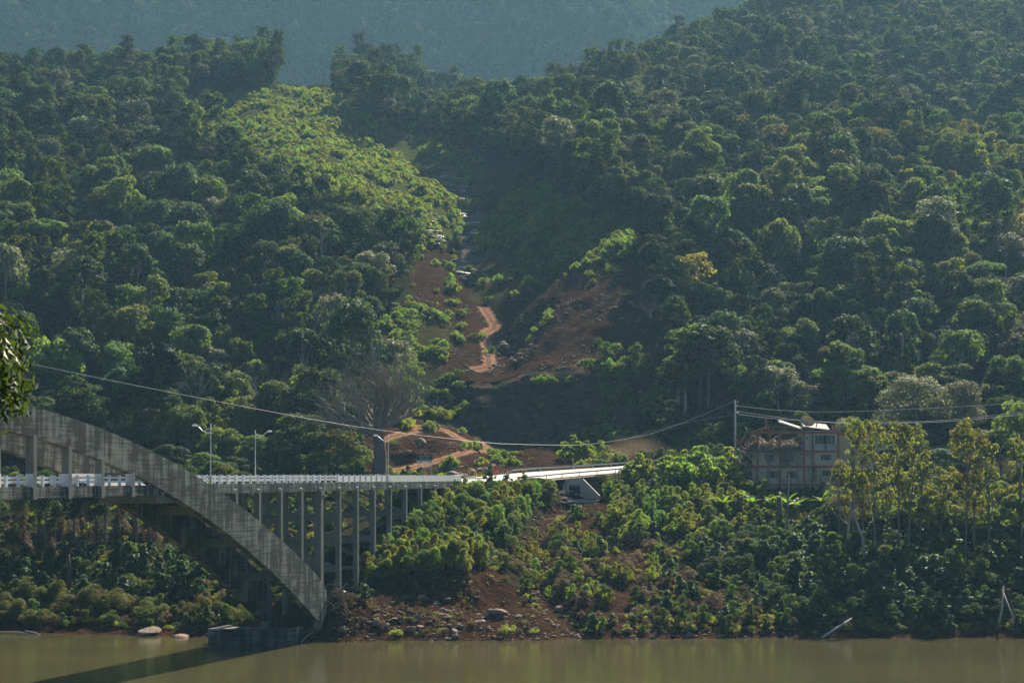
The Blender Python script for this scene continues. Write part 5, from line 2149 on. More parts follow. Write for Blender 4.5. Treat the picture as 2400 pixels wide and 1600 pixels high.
add_bush('low_b', 'bush', 1.2, 1.2, 800, .17, 'mid', 313, .5)
add_bush('grass', 'spire', .9, .7, 420, .34, 'lime', 314, .12, 2)
add_bush('slope_a', 'bush', 1.9, 1.5, 420, .36, 'lime', 315, .6, 3)
add_bush('slope_b', 'bush', 2.2, 1.7, 420, .40, 'bright', 316, .6, 3)
add_bush('slope_c', 'bush', 1.6, 1.4, 400, .36, 'olive', 317, .6, 3)
add_bush('slope_d', 'bush', 1.8, 1.6, 420, .40, 'mid', 318, .6, 3)
BPROTO = {}


def place_bush(key, p, sc, lab, group, name, cat='bush'):
    f_, s_, H, R = BUSH[key]
    r = empty(name, p, random.uniform(0, 6.28), sc)
    o1 = put('stems', s_, r)
    o2 = put('foliage', f_, r)
    BPROTO.setdefault(key, (o2, o1))
    tag(r, lab, cat, group)
    return r


def poly_points(poly, n, mind=0, ymin=262, ymax=640):
    us = [q[0] for q in poly]
    vs_ = [q[1] for q in poly]
    out, tries = [], 0
    while len(out) < n and tries < n * 60:
        tries += 1
        u, v = random.uniform(min(us), max(us)), random.uniform(min(vs_), max(vs_))
        if not bool(in_poly(np.array([u]), np.array([v]), poly)[0]):
            continue
        pw = ground_at(u, v, ymin, ymax)
        if pw.y > 330 and float(road_dist(pw.x, pw.y)) < 6.5:
            continue
        if mind and any((u - a) ** 2 + ((v - b_) * 1.6) ** 2 < mind ** 2 for a, b_, _ in out):
            continue
        out.append((u, v, pw))
    return out


def bushes(poly, n, keys, s0, s1, lab, group, name, mind=10, ymin=262, adj=None, cat='bush', vcap=None):
    for u, v, p in poly_points(poly, n, mind, ymin):
        key = random.choice(keys)
        l_ = lab
        if adj:
            l_ = adj.get(key, '') + ' ' + lab
        sc_ = random.uniform(s0, s1)
        if vcap:
            sc_ = max(.35, min(sc_, (v - vcap) / (FP / p.y) / (BUSH[key][2] * .95)))
        place_bush(key, p, sc_, l_.strip(), group, name, cat)


ADJ = dict(sap_a='yellow green', sap_b='mid green', sap_c='bright green', bush_a='mid green', bush_b='dark green', broad_a='low glossy', broad_b='upright glossy', papaya='bright green', vine_a='spreading', vine_b='heaped', low_a='yellow green', low_b='green', slope_a='yellow green', slope_b='bright green', slope_c='olive', slope_d='mid green')
bushes([(895, 1262), (985, 1185), (1040, 1150), (1100, 1150), (1100, 1215), (960, 1290), (900, 1310)], 44, ['sap_a', 'sap_a', 'sap_c', 'sap_b', 'bush_a'], .9, 1.3, 'bush beside the trestle columns', 'bushes on the bank by the trestle', 'leafy_bush', 12, adj=ADJ, vcap=1140)
bushes([(1060, 1150), (1130, 1136), (1290, 1138), (1312, 1172), (1240, 1215), (1190, 1290), (1100, 1230)], 62, ['sap_a', 'sap_c', 'bush_a', 'sap_a', 'sap_b', 'sap_c'], .8, 1.25, 'bush on the mound below the road', 'bushes on the mound below the road', 'leafy_bush', 11, adj=ADJ, vcap=1126)
bushes([(840, 1372), (880, 1318), (1000, 1292), (1125, 1302), (1132, 1338), (1010, 1352), (900, 1372)], 58, ['sap_a', 'sap_c', 'sap_a', 'sap_b'], .8, 1.15, 'sapling above the brown earth bank', 'saplings above the brown earth bank', 'sapling', 11, adj=ADJ)
bushes([(1205, 1335), (1235, 1262), (1440, 1228), (1545, 1290), (1550, 1340), (1480, 1420), (1330, 1430), (1245, 1385)], 74, ['sap_a', 'sap_c', 'sap_b', 'low_a', 'sap_a'], .4, .72, 'small bush below the culvert', 'small bushes below the culvert', 'small_bush', 13, adj=ADJ)
bushes([(1210, 1340), (1240, 1240), (1440, 1200), (1560, 1300), (1620, 1360), (1720, 1430), (1400, 1460), (1280, 1440)], 46, ['dry_a'], .6, 1.4, 'dry brown shrub below the culvert', 'dry shrubs below the culvert', 'dry_shrub', 16, cat='shrub')
bushes([(1425, 1222), (1500, 1160), (1690, 1150), (1800, 1165), (1835, 1235), (1700, 1265), (1500, 1270)], 72, ['sap_a', 'sap_c', 'bush_a', 'sap_a', 'slope_b'], .65, 1.05, 'bush on the bank below the house', 'bushes on the sunny bank below the house', 'leafy_bush', 14, adj=ADJ)
bushes([(1640, 1270), (1850, 1265), (1830, 1370), (1660, 1350)], 20, ['bush_a', 'bush_b', 'bush_b'], .8, 1.2, 'shaded bush under the sunny bank', 'shaded bushes under the sunny bank', 'leafy_bush', 18, adj=ADJ)
bushes([(1485, 1128), (1540, 1100), (1610, 1102), (1715, 1120), (1735, 1165), (1600, 1150)], 19, ['papaya', 'papaya', 'bush_a'], .85, 1.2, 'tall bush beside the power pole', 'tall bushes beside the power pole', 'tall_bush', 20, adj=ADJ)
bushes([(1400, 1150), (1480, 1120), (1500, 1165), (1440, 1200)], 9, ['papaya', 'bush_a', 'sap_a'], .45, .75, 'bush right of the culvert wing', 'bushes right of the culvert', 'leafy_bush', 14, adj=ADJ)
bushes([(1760, 1265), (2420, 1245), (2420, 1400), (1900, 1400), (1780, 1340)], 92, ['broad_a', 'broad_b', 'bush_b', 'broad_a', 'bush_a'], .9, 1.45, 'bush in the dark riverside thicket', 'bushes of the dark thicket on the right bank', 'thicket_bush', 21, adj=ADJ)
bushes([(1790, 1395), (2420, 1400), (2420, 1462), (1870, 1462)], 40, ['bush_b', 'broad_a', 'bush_b'], .75, 1.15, 'bush at the shaded waterline', 'low bushes at the shaded waterline', 'thicket_bush', 18, adj=ADJ)
bushes([(-30, 1325), (520, 1305), (545, 1400), (300, 1410), (-30, 1400)], 50, ['broad_a', 'broad_b', 'broad_a', 'bush_b'], .7, 1.15, 'broad leaved bush under the arch', 'broad leaved bushes under the arch', 'broadleaf_bush', 20, adj=ADJ)
bushes([(30, 1385), (560, 1395), (600, 1465), (420, 1470), (60, 1468)], 36, ['vine_a', 'vine_b', 'vine_a', 'dry_a', 'dry_a'], .6, 1.2, 'vine mound beside the water', 'vine mounds by the water under the arch', 'vine_mound', 22, adj=ADJ)
bushes([(-40, 1380), (30, 1390), (60, 1470), (-40, 1462)], 8, ['bush_b', 'vine_b'], .8, 1.2, 'shaded bush at the left end of the waterline', 'shaded bushes at the left waterline', 'leafy_bush', 16, adj=ADJ)
bushes([(1310, 1085), (1330, 1068), (1420, 1058), (1425, 1080)], 9, ['slope_b', 'papaya', 'low_a'], .6, 1.0, 'bush on the earth mound behind the far guard rail', 'bushes behind the far guard rail', 'leafy_bush', 9, 376, adj=ADJ)
bushes([(1125, 1095), (1150, 1070), (1205, 1080), (1260, 1095), (1230, 1100)], 4, ['slope_b', 'slope_a', 'low_a'], .55, .95, 'bush behind the orange sign', 'bushes behind the orange sign', 'leafy_bush', 10, 372, adj=ADJ)
bushes([(930, 1112), (1090, 1112), (1090, 1118), (930, 1120)], 7, ['low_a', 'slope_b', 'grass'], .6, 1.1, 'small roadside bush behind the parapet', 'roadside bushes behind the parapet', 'small_bush', 9, 345, adj=ADJ)
bushes([(1345, 868), (1400, 840), (1480, 790), (1500, 850), (1460, 882), (1370, 884)], 7, ['slope_b', 'slope_d', 'bush_a'], 1.0, 1.7, 'bush at the lip of the cliff', 'bushes at the lip of the cliff', 'leafy_bush', 12, 442, adj=ADJ)
bushes([(1010, 880), (1060, 872), (1110, 892), (1070, 925), (1015, 915)], 5, ['slope_b', 'slope_d'], .8, 1.4, 'bush hanging over the left end of the cliff', 'bushes left of the cliff', 'leafy_bush', 11, 436, adj=ADJ)
bushes([(985, 960), (1040, 955), (1080, 1010), (1020, 1000)], 5, ['slope_b', 'slope_a'], .7, 1.3, 'bush on the ridge beside the upper dirt track', 'bushes by the upper dirt track', 'leafy_bush', 11, 424, adj=ADJ)
for u, Y, key, sc, lab in [(1186, 273.5, 'low_a', 1.2, 'round bright tuft of grass at the waterline by the big boulder'), (931, 272.5, 'low_a', .95, 'bright green tuft at the waterline near the red rocks'),
                           (1612, 277, 'low_a', 1.15, 'bright tuft on the muddy waterline below the earth slope'), (1718, 277, 'low_a', 1.0, 'small bright tuft at the waterline beside the thicket'), (1570, 297, 'broad_b', .75, 'solitary umbrella shaped glossy bush on the scrubby slope'), (1250, 274, 'low_a', .7, 'tiny green tuft at the foot of the earth ridge'),
                           (885, 288, 'broad_a', .8, 'pale glossy bush in the shade beside the trestle foot'), (855, 279, 'broad_a', .7, 'glossy bush close to the arch foot')]:
    place_bush(key, on_ground(u, Y), sc, lab, None, 'waterside_bush')

# ------------------------------------------------------------------ banana plants


def banana(p, H, nl, seed, lab):
    g = random.Random(seed)
    r = empty('banana_plant', p, g.uniform(0, 6))
    tag(r, lab, 'banana plant', 'banana plants below the house')
    b = MB()
    b.tube([(0, 0, -.4), (0, 0, H * .45)], [.16, .09], 7)
    b.build('stem', M['bark'], r, True)
    for i in range(nl):
        a = 2 * math.pi * i / nl + g.uniform(-.3, .3)
        el = g.uniform(.6, 1.3)
        L, w = H * g.uniform(.55, .8), H * .11
        b = MB()
        ns = 6
        for k in range(ns + 1):
            t = k / ns
            out = L * t * math.cos(el) + L * .18 * t * t
            up = L * t * math.sin(el) - L * .55 * t * t * (1.25 - el * .6)
            ww = w * math.sin(math.pi * min(1, t * .93 + .07)) ** .6
            c = Vector((math.cos(a) * out, math.sin(a) * out, H * .42 + up))
            sd_ = Vector((-math.sin(a), math.cos(a), 0))
            b.v += [tuple(c + sd_ * ww + Vector((0, 0, ww * .35))), tuple(c), tuple(c - sd_ * ww + Vector((0, 0, ww * .35)))]
        for k in range(ns):
            q = k * 3
            b.f += [(q, q + 1, q + 4, q + 3), (q + 1, q + 2, q + 5, q + 4)]
            b.m += [0, 0]
        b.build('leaf', LEAF['banana'], r, True, fix=False)


for i, (u, Y, H) in enumerate([(1696, 333, 3.6), (1738, 336, 3.6), (1762, 333, 3.8), (1812, 331, 4.2), (1840, 330, 5.6), (1868, 334, 3.8), (1928, 336, 4.4), (1950, 338, 4.0), (2006, 308, 3.6)]):
    banana(on_ground(u, Y), H, 8, 400 + i, ['banana plant with upright leaves on the sunny bank below the house', 'tallest banana plant in front of the ruined house', 'banana plant in the shade at the right foot of the house', 'single banana plant among the slim trunks'][0 if i in (0, 1, 2, 3, 5) else (1 if i == 4 else (2 if i in (6, 7) else 3))])

# ------------------------------------------------------------------ stumps, poles, dead wood


def stick(name, pts, rad, mat, lab, cat, n=7, group=None, kids=()):
    o0 = Vector(pts[0])
    r = empty(name, o0)
    tag(r, lab, cat, group)
    b = MB()
    b.tube([Vector(q) - o0 for q in pts], rad, n)
    b.build('stem' if name != 'driftwood_log' else 'log', M[mat], r, True)
    for kp, kr in kids:
        b = MB()
        b.tube([Vector(q) - o0 for q in kp], kr, 5)
        b.build('branch', M[mat], r, True)
    return r


def G(u, Y, dz=0):
    return on_ground(u, Y, dz)


stick('tree_stump', [G(1829, 318, -.5), W(1828, 318, 1215), W(1826, 318, 1164)], [.65, .5, .42], 'deadwood', 'thick broken brown stump standing below the banana plants', 'stump')
stick('dead_tree', [G(1842, 312, -.5), W(1845, 312, 1220), W(1849, 312, 1112)], [.22, .16, .1], 'bark_grey', 'thin straight grey trunk rising in front of the ruined house', 'dead tree')
stick('leaning_tree', [G(2030, 302, -.4), W(2022, 302, 1262), W(2003, 303, 1212), W(1988, 304, 1172)], [.3, .24, .18, .12], 'bark_pale', 'pale trunk leaning left among the slim trees', 'tree')
stick('dead_tree', [G(321, 322, -.5), W(321, 322, 1250), W(320, 322, 1200)], [.3, .26, .2], 'bark_grey', 'straight grey trunk in the dark wood under the arch', 'dead tree')
stick('tree_stump', [G(162, 300, -.5), W(162, 300, 1330), W(160, 300, 1299)], [.36, .3, .26], 'deadwood', 'brown vine wrapped stump on the bank under the deck', 'stump')
stick('dead_tree', [W(2330, 278, 1497), W(2348, 279, 1430), W(2352, 280, 1372)], [.2, .15, .08], 'drift', 'pale dead forked tree leaning over the shaded waterline', 'dead tree',
      kids=[([W(2350, 280, 1385), W(2368, 279, 1430), W(2388, 277, 1482)], [.12, .1, .06]), ([W(2368, 279, 1432), W(2378, 278, 1425)], [.06, .02]), ([W(2336, 278.5, 1470), W(2352, 277, 1492)], [.08, .04])])
stick('driftwood_log', [W(1928, 275, 1492), W(1962, 277, 1470), W(1998, 279, 1447)], [.2, .17, .1], 'drift', 'pale log slanting out of the water below the thicket', 'log', kids=[([W(1990, 278.5, 1453), W(2003, 278, 1478)], [.07, .03])])
stick('driftwood_log', [W(168, 279, 1500), W(190, 279, 1499), W(215, 279.5, 1501), W(240, 280, 1498)], [.06, .1, .09, .04], 'drift', 'thin pale log floating left of the concrete block', 'log')
for i, (a, c, lab) in enumerate([((700, 268, 1512), (735, 270, 1478), 'pale stick poking from the water right of the concrete block'), ((0, 283, 1480), (90, 281, 1488), 'long pale branch along the left waterline'), ((60, 282, 1478), (108, 281, 1493), 'forked pale branch dipping into the left waterline'), ((806, 277, 1385), (812, 275, 1442), 'bleached split trunk standing beside the arch foot'),
                                 ((988, 291, 1385), (1000, 292, 1345), 'thin white branch lying on the brown earth bank'), ((690, 270, 1490), (830, 275, 1450), 'dark log lying between the block and the stony shore'), ((660, 272, 1480), (800, 276, 1470), 'long dark log below the arch foot')]):
    P0, P1 = W(*[a[0], a[1], a[2]]), W(*[c[0], c[1], c[2]])
    mid = P0.lerp(P1, .5) + Vector((0, 0, .25))
    th = .22 if 'split' in lab else (.28 if 'dark' in lab else .09)
    stick('driftwood_log', [P0, mid, P1], [th, th * .85, th * .4], 'deadwood' if 'dark' in lab else 'drift', lab, 'log')
rr2 = random.Random(8)
for i in range(40):
    u, v = rr2.uniform(1268, 1352), rr2.uniform(1150, 1186)
    p = ground_at(u, v, 335)
    a = rr2.uniform(-.9, .5)
    L = rr2.uniform(.7, 2.6)
    d = Vector((math.cos(a), rr2.uniform(-.5, .5), math.sin(a) * .5))
    s_ = p + Vector((0, 0, rr2.uniform(.1, .8)))
    stick('driftwood_log', [s_, s_ + d * L * .5 + Vector((0, 0, .12)), s_ + d * L], [.09, .08, .04], rr2.choice(['drift', 'drift', 'deadwood']), 'bleached stick heaped beside the culvert', 'log', 5, 'flood debris beside the culvert')
for i in range(34):
    u, v = rr2.uniform(752, 838), rr2.uniform(1372, 1470)
    p = ground_at(u, v, 266)
    d = Vector((rr2.uniform(-1, 1), rr2.uniform(-.6, .6), rr2.uniform(-.2, .9))).normalized()
    L = rr2.uniform(1.0, 3.2)
    s_ = p + Vector((0, 0, rr2.uniform(.0, 1.2)))
    stick('driftwood_log', [s_, s_ + d * L * .5 + Vector((0, 0, .2)), s_ + d * L], [.1, .07, .03], rr2.choice(['bark', 'deadwood', 'bark_grey']), 'dark stick heaped at the arch foot', 'log', 5, 'flood debris at the arch foot')

# ------------------------------------------------------------------ rocks
import bmesh


def rock_mesh(seed, flat=.7, blocky=.5):
    bm = bmesh.new()
    bmesh.ops.create_icosphere(bm, subdivisions=3, radius=1)
    g = np.random.default_rng(seed)
    planes = g.normal(size=(11, 3))
    planes /= np.linalg.norm(planes, axis=1, keepdims=True)
    offs = g.uniform(.55, .9, 11)
    for vtx in bm.verts:
        c = np.array(vtx.co)
        for pl, of in zip(planes, offs):
            dd = c @ pl - of
            if dd > 0:
                c = c - pl * dd * (.85)
        c = c * (1 + .05 * float(fbm(c[0] * 3 + seed, c[1] * 3 + c[2] * 2, seed, 2)))
        vtx.co = (c[0], c[1], c[2] * flat)
    me = bpy.data.meshes.new('boulder')
    bm.to_mesh(me)
    bm.free()
    me.materials.append(M['rock'])
    return me


ROCKS = [rock_mesh(900 + i, f) for i, f in enumerate((.7, .6, .8, .45, .35))]
RPROTO = None


def rock_at(p, s, lab, group, rz=None, mesh=None, sq=(1, 1, 1), name='boulder', cat='rock'):
    global RPROTO
    o = put(name, mesh or random.choice(ROCKS[:4]), None, p)
    o.rotation_euler = (random.uniform(-.25, .25), random.uniform(-.25, .25), random.uniform(0, 6.28) if rz is None else rz)
    o.scale = (s * sq[0], s * sq[1], s * sq[2])
    tag(o, lab, cat, group)
    RPROTO = RPROTO or o
    return o


for u, Y, s, sq, lab in [(1168, 281, 1.75, (1, .8, .8), 'biggest brown boulder on the stony shore below the earth ridge'), (1123, 277, .95, (1, .9, .8), 'angular pale boulder beside the biggest boulder'), (989, 284, .85, (1, .9, .8), 'pale boulder at the foot of the brown earth bank'), (965, 274, 1.0, (1, .9, .75), 'reddish boulder near the waterline by the green tuft'),
                         (1080, 275, .75, (1, .8, .7), 'grey boulder low on the stony shore'), (1067, 272, .7, (1, .8, .7), 'small boulder touching the water below the biggest one'), (345, 279.5, 2.3, (1.1, .7, .45), 'flat reddish rock slab at the left waterline'), (425, 277, 1.6, (1.2, .7, .45), 'dark rock at the waterline left of the concrete block'),
                         (1037, 366, 1.0, (1, .8, .9), 'upright boulder behind the chevron signs'), (1062, 369, 1.5, (1, .9, 1.0), 'large brown boulder below the dirt track'), (1085, 366, 1.7, (1, .8, .8), 'large pale boulder beside the chevron sign'), (1115, 368, 1.3, (1.4, .8, .6), 'flat pale boulder left of the orange sign'), (1145, 367, 1.2, (1.3, .8, .7), 'grey boulder behind the orange sign'),
                         (988, 407, 1.4, (1, .9, .9), 'boulder on the crest above the green board'), (1120, 415, 1.3, (1, .8, .8), 'boulder in the shade at the foot of the cliff'), (1160, 405, 1.1, (1, .8, .7), 'boulder at the tip of the track spur'), (1180, 476, 1.4, (1, .9, .7), 'dark boulder in the gully beside the orange track'), (1425, 352, 1.1, (1, .8, .8), 'pale block right of the culvert wing')]:
    p = G(u, Y, s * .15)
    rock_at(p, s, lab, None, None, None, sq)
for i in range(95):
    u = random.uniform(770, 1290)
    v = random.triangular(1400, 1492, 1470)
    if u < 860 and v < 1430:
        continue
    p = ground_at(u, v, 266)
    s = min(.75, .16 + random.expovariate(5.5))
    rock_at(p + Vector((0, 0, s * .1)), s, random.choice(['pale', 'brown', 'grey', 'reddish']) + ' stone below the brown earth bank', 'stones on the shore')
for i in range(40):
    u, v = random.uniform(1290, 1850), random.uniform(1470, 1494)
    p = ground_at(u, v, 266)
    rock_at(p, min(.55, .15 + random.expovariate(7)), 'small stone on the muddy waterline', 'stones on the muddy waterline')
for i in range(46):
    t = random.random()
    k_ = min(len(RAV) - 2, int(t * (len(RAV) - 1)))
    f_ = t * (len(RAV) - 1) - k_
    x = RAV[k_][0] * (1 - f_) + RAV[k_ + 1][0] * f_ + random.gauss(0, 1.6)
    y = RAV[k_][1] * (1 - f_) + RAV[k_ + 1][1] * f_ + random.gauss(0, 1.6)
    y = min(y, 354)
    rock_at(Vector((x, y, float(gz(x, y)) + .05)), min(.8, .2 + random.expovariate(4.5)), random.choice(['pale', 'dark', 'brown']) + ' rock in the ravine below the culvert', 'rocks in the ravine')
for i in range(34):
    u, v = random.uniform(1030, 1230), random.uniform(1085, 1112)
    p = ground_at(u, v, 360)
    rock_at(p, min(1.0, .25 + random.expovariate(3.5)), random.choice(['pale', 'brown', 'grey']) + ' rock behind the orange sign', 'rocks in the rubble behind the road')
LEDGE = ROCKS[4].copy()
LEDGE.materials.clear()
LEDGE.materials.append(M['wet_rock'])
for poly, n, s0, s1 in (([(1035, 395), (1085, 395), (1090, 470), (1110, 520), (1085, 530), (1045, 470)], 40, 1.2, 3.4), ([(1090, 515), (1165, 530), (1175, 560), (1110, 555)], 16, 1.5, 3.4), ([(985, 505), (1030, 520), (1035, 575), (1000, 570)], 20, 1.0, 2.6), ([(1060, 610), (1100, 620), (1105, 660), (1085, 655)], 14, 1.0, 2.4), ([(1215, 400), (1265, 405), (1250, 425), (1220, 428)], 5, 1.2, 2.4)):
    for u, v, p in poly_points(poly, n, 4, 480, 760):
        rock_at(p + Vector((0, 0, .2)), random.uniform(s0, s1), 'pale rock ledge ' + ('in the upper gully' if v < 480 else 'across the middle gully' if v < 600 else 'by the lower gully fall'), 'rock ledges of the gully', 0, LEDGE, (1.2, .7, .55), 'rock_ledge')
for u, v, p in poly_points([(1120, 820), (1230, 780), (1230, 840), (1180, 880), (1140, 885)], 26, 5, 445, 520):
    rock_at(p, random.uniform(.3, .9), 'pale stone in the stream bed above the cliff', 'stones above the cliff')

GREEN3B = [(1115, 560), (1160, 500), (1240, 420), (1300, 430), (1420, 520), (1500, 560), (1480, 600), (1330, 640), (1140, 720), (1100, 690), (1130, 620)]
# ------------------------------------------------------------------ ground cover (stuff)
for key, (f_, s_, H, R) in BUSH.items():
    if key not in BPROTO:
        u0 = 1330 + 7 * len(BPROTO)
        place_bush(key, ground_at(u0, 1360, 270), .8, ADJ.get(key, 'grassy') + ' low tuft on the scrubby slope above the stony shore', 'tufts on the scrubby slope', 'grass_tuft', 'tuft')


def cover(name, gen, keys, wts, s0, s1, label):
    P = np.array([tuple(p) for p in gen])
    n = len(P)
    idx = rng.choice(len(keys), n, p=np.array(wts) / sum(wts))
    scatter(name, P, rng.uniform(0, 6.28, n), s0 + (s1 - s0) * rng.uniform(0, 1, n) ** 1.7, idx, [BPROTO[k_] for k_ in keys], label, name)


def area_pts(n, xr, yr, test):
    """points on the ground, even per square metre"""
    x = rng.uniform(*xr, n)
    y = rng.uniform(*yr, n)
    z = gz(x, y)
    u = 1200 + FP * x / y
    v = VH - FP * (z - CZ) / y
    k_ = test(u, v, x, y, z)
    nr = (y > 330) & (y < 400)
    k_ = k_ & ~(nr & (road_dist(x, y) < 6.2))
    return np.stack([x, y, z], 1)[k_]


A = area_pts(58000, (-140, 20), (540, 790), lambda u, v, x, y, z: in_poly(u + 24 * fbm(x / 7, y / 7, 5, 3), v + 16 * fbm(x / 7, y / 7, 6, 3), CLEARING) & (fbm(x / 7, y / 16, 44, 4) > -.16))
cover('clearing_shrubs', A, ['slope_a', 'slope_b', 'slope_c', 'slope_d', 'grass', 'dry_a', 'sap_a'], (5, 1.6, 1.6, .4, 2.5, .6, .1), .28, .95, 'low yellow green shrubs covering the sunny clearing on the spur')
A = area_pts(9000, (-45, -5), (440, 560), lambda u, v, x, y, z: in_poly(u + 8 * fbm(x / 5, y / 5, 5, 2), v, GREEN2) & (fbm(x / 6, y / 6, 45, 3) > -.05))
A2 = area_pts(26000, (-14, 44), (470, 660), lambda u, v, x, y, z: in_poly(u + 8 * fbm(x / 5, y / 5, 5, 2), v, GREEN3B) & (fbm(x / 7 - y / 9, y / 14, 46, 3) > np.where(v < 610, -.12, .2)))
A3 = area_pts(16000, (-32, 40), (440, 660), lambda u, v, x, y, z: in_poly(u, v, GULLY) & (fbm(x / 4, y / 6, 47, 3) > np.where((u < 1090) & (v < 790), .36, .5)) & (v < 860))
A5 = area_pts(7000, (-22, 36), (424, 446), lambda u, v, x, y, z: (v < 1040) & (fbm(x / 3, z / 2.5, 50, 3) > np.where(u > 1400, .08, .48)) & (u < 1560))
A4 = area_pts(8000, (-40, 40), (375, 440), lambda u, v, x, y, z: in_poly(u, v, GULLY) & (fbm(x / 4, y / 6, 48, 3) > .44) & (v > 960) & (u > 870))
cover('slope_plants', np.concatenate([A, A2, A3, A4, A5]), ['slope_b', 'slope_d', 'slope_a', 'grass'], (3, 2.2, 1.6, 2.5), .35, .95, 'small green plants spread over the gully slopes')
A = area_pts(44000, (-135, 135), (269, 362), lambda u, v, x, y, z: (u > -800) & (u < 3200) & (z > .7) & ~((u < 600) & (v < 1310) & (fbm(x / 4, y / 4, 54, 2) > -.3)) & ((fbm(x / 5, y / 5, 49, 3) > np.where(in_poly(u, v, SOILC), .22, -.12)) | ((u > 1760) | (u < 560))) & ~in_poly(u, v, [(860, 1345), (1130, 1325), (1330, 1480), (1320, 1500), (840, 1490)]) & (poly_dist(x, y, RAV) > 2.2) & ~((u > 690) & (u < 840) & (y < 300)) & ~((u > 1300) & (u < 1425) & (y > 344)))
cover('bank_undergrowth', A, ['low_a', 'low_b', 'grass', 'dry_a', 'bush_a', 'broad_a'], (3.2, 2.2, 3, 2.6, 1, .4), .22, .75, 'mixed grass and low undergrowth on the river bank')
A = area_pts(16000, (-75, 90), (360, 432), lambda u, v, x, y, z: ((u < 850) & (u > -60)) | ((u > 1490) & (u < 2460) & (y > 388)))
cover('shade_undergrowth', A, ['low_b', 'bush_b', 'bush_a', 'grass'], (2, 2, 1.5, 2), .3, .8, 'low undergrowth in the shade of the trees behind the bridge')
A = area_pts(9000, (-36, 40), (270, 330), lambda u, v, x, y, z: in_poly(u, v, SOILB) & (z > .5) & (fbm(x / 2.5, y / 2.5, 53, 3) > .12))
cover('bank_straw', A, ['dry_a', 'grass', 'low_a', 'low_b'], (5, 2, 1, 1), .1, .42, 'dry straw and small weeds on the brown earth bank')
# loose stones
x = rng.uniform(-48, 45, 52000)
y = rng.uniform(269, 445, 52000)
z = gz(x, y)
u = 1200 + FP * x / y
v = VH - FP * (z - CZ) / y
kk = (((poly_dist(x, y, RAV) < 3.2) & (y < 356)) | (in_poly(u, v, SOILB) & (v > 1395) & (fbm(x / 3, y / 3, 57, 3) > -.15)) | ((z > -.1) & (z < .9) & (y < 290)) | (in_poly(u, v, MOUND) & (y > 362) & (fbm(x / 3, y / 3, 58, 3) > .0)))
kk &= ~((rng.uniform(size=len(x)) < .45))
P = np.stack([x, y, z + .02], 1)[kk]
rub = scatter('loose_stones', P, rng.uniform(0, 6.28, len(P)), np.minimum(.42, .06 + rng.exponential(.085, len(P))), rng.integers(0, 1, len(P)), [RPROTO], 'loose stones and rubble on the shore and in the ravine', 'stones')
x = rng.uniform(-45, 35, 9000)
y = rng.uniform(444, 560, 9000)
z = gz(x, y)
u = 1200 + FP * x / y
v = VH - FP * (z - CZ) / y
kk = in_poly(u, v, RED) & (fbm(x / 6 + y / 9, y / 14, 59, 3) > -.1)
P = np.stack([x, y, z], 1)[kk]
scatter('slope_rubble', P, rng.uniform(0, 6.28, len(P)), np.minimum(.6, .08 + rng.exponential(.11, len(P))), rng.integers(0, 1, len(P)), [RPROTO], 'small rubble scattered over the red landslide slope', 'stones')

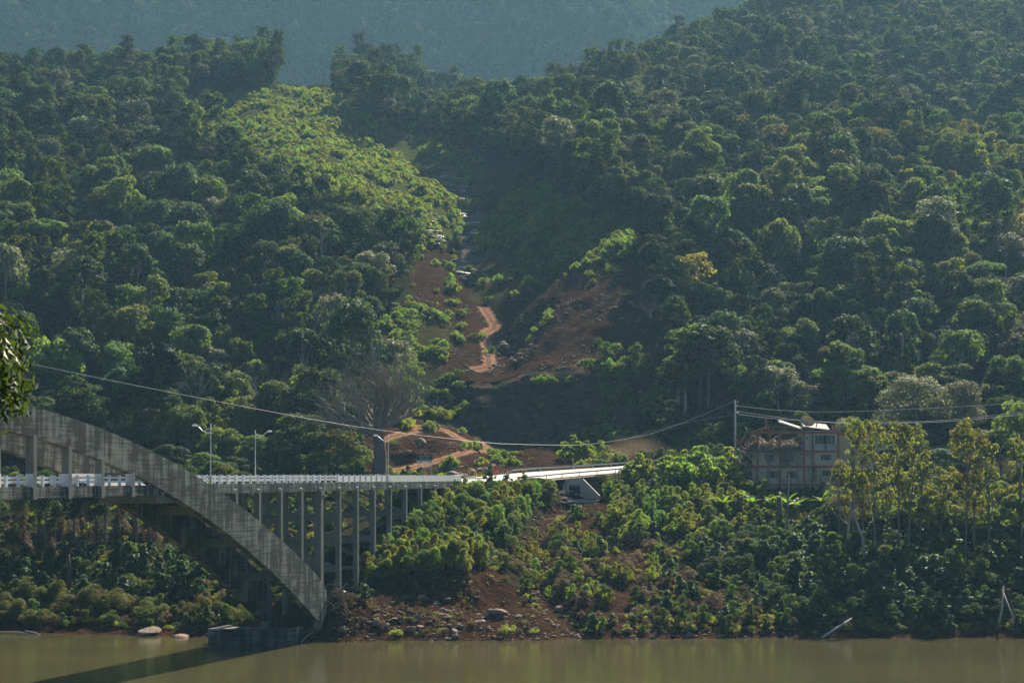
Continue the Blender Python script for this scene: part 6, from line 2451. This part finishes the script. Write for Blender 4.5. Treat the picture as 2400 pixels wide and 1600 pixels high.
# ------------------------------------------------------------------ the tree on the near bank whose twigs enter the frame
nt_ = empty('near_tree', Vector((-10.6, 30, float(np.interp(30, [12, 30, 60], [20.3, 16.5, 4])) - .3)))
tag(nt_, 'near tree on the left edge with drooping narrow glossy leaves', 'tree')
g = np.random.default_rng(66)
C = np.array([(1.1 + g.uniform(-.9, 1.7), g.uniform(-1.3, 1.3), 8.15 + g.uniform(-.6, .85)) for _ in range(20)])
C[:, 0] = np.minimum(C[:, 0] + .35, 2.75)
Rc = g.uniform(.32, .6, len(C))
P, N = clump_points(C, Rc, 2600, g, .9, .3)
N[:, 2] *= .3
LEAF['near'] = leaf_mat('near_narrow_leaves', (0.042, 0.060, 0.018), transl=.3, rough=.55, spec=.2, tcol=(2.2, 1.9, .5))
put('crown', leaf_object_mesh('crown', P, N, .19, .27, LEAF['near'], g), nt_)
b = MB()
b.tube([(0, 0, -1), (.05, 0, 3), (.2, .1, 6.2), (.6, .1, 8.2)], [.22, .18, .12, .05], 8)
for c in C[:14]:
    b.tube([(.2, .1, 6.0), (.4 + .3 * c[0], c[1] * .5, 6.4 + .3 * (c[2] - 6)), tuple(c)], [.06, .04, .012], 4, cap=False)
b.build('trunk', M['bark'], nt_, True, fix=False)

# ------------------------------------------------------------------ haze in the valley air
hz_ = MB()
hz_.box((-1600, -120, -9), (1600, 2500, 940))
hzm = NT('valley_haze')
hzm.t.nodes.remove(hzm.b)
pv = hzm.n("ShaderNodeVolumePrincipled")
pv.inputs['Color'].default_value = (0.36, 0.70, 1.0, 1)
pv.inputs['Density'].default_value = 0.000076
pv.inputs['Anisotropy'].default_value = 0.35
hzm.l(pv.outputs[0], hzm.out.inputs['Volume'])
haze = hz_.build('haze', hzm.mat)
haze['kind'] = 'stuff'
# drifting road dust behind the far guard rail
import bmesh as _bm
bm = _bm.new()
_bm.ops.create_icosphere(bm, subdivisions=3, radius=1)
dme = bpy.data.meshes.new('road_dust')
bm.to_mesh(dme)
bm.free()
dmt = NT('pale_brown_dust')
dmt.t.nodes.remove(dmt.b)
oc = dmt.n("ShaderNodeTexCoord").outputs['Object']
gr = dmt.n("ShaderNodeTexGradient", gradient_type='SPHERICAL')
dmt.l(oc, gr.inputs[0])
dn = dmt.noise(oc, 1.6, 4, 0.6)
dv = dmt.n("ShaderNodeVolumePrincipled")
dv.inputs['Color'].default_value = (0.62, 0.45, 0.30, 1)
dv.inputs['Anisotropy'].default_value = 0.3
dmt.l(dmt.math('MULTIPLY', dmt.math('MULTIPLY', gr.outputs['Fac'], dn), 0.085), dv.inputs['Density'])
dmt.l(dv.outputs[0], dmt.out.inputs['Volume'])
dme.materials.append(dmt.mat)
dust = put('road_dust', dme, None, W(1488, 392, 1058))
dust.scale = (7.5, 5.0, 3.6)
dust['kind'] = 'stuff'
finish_labels()
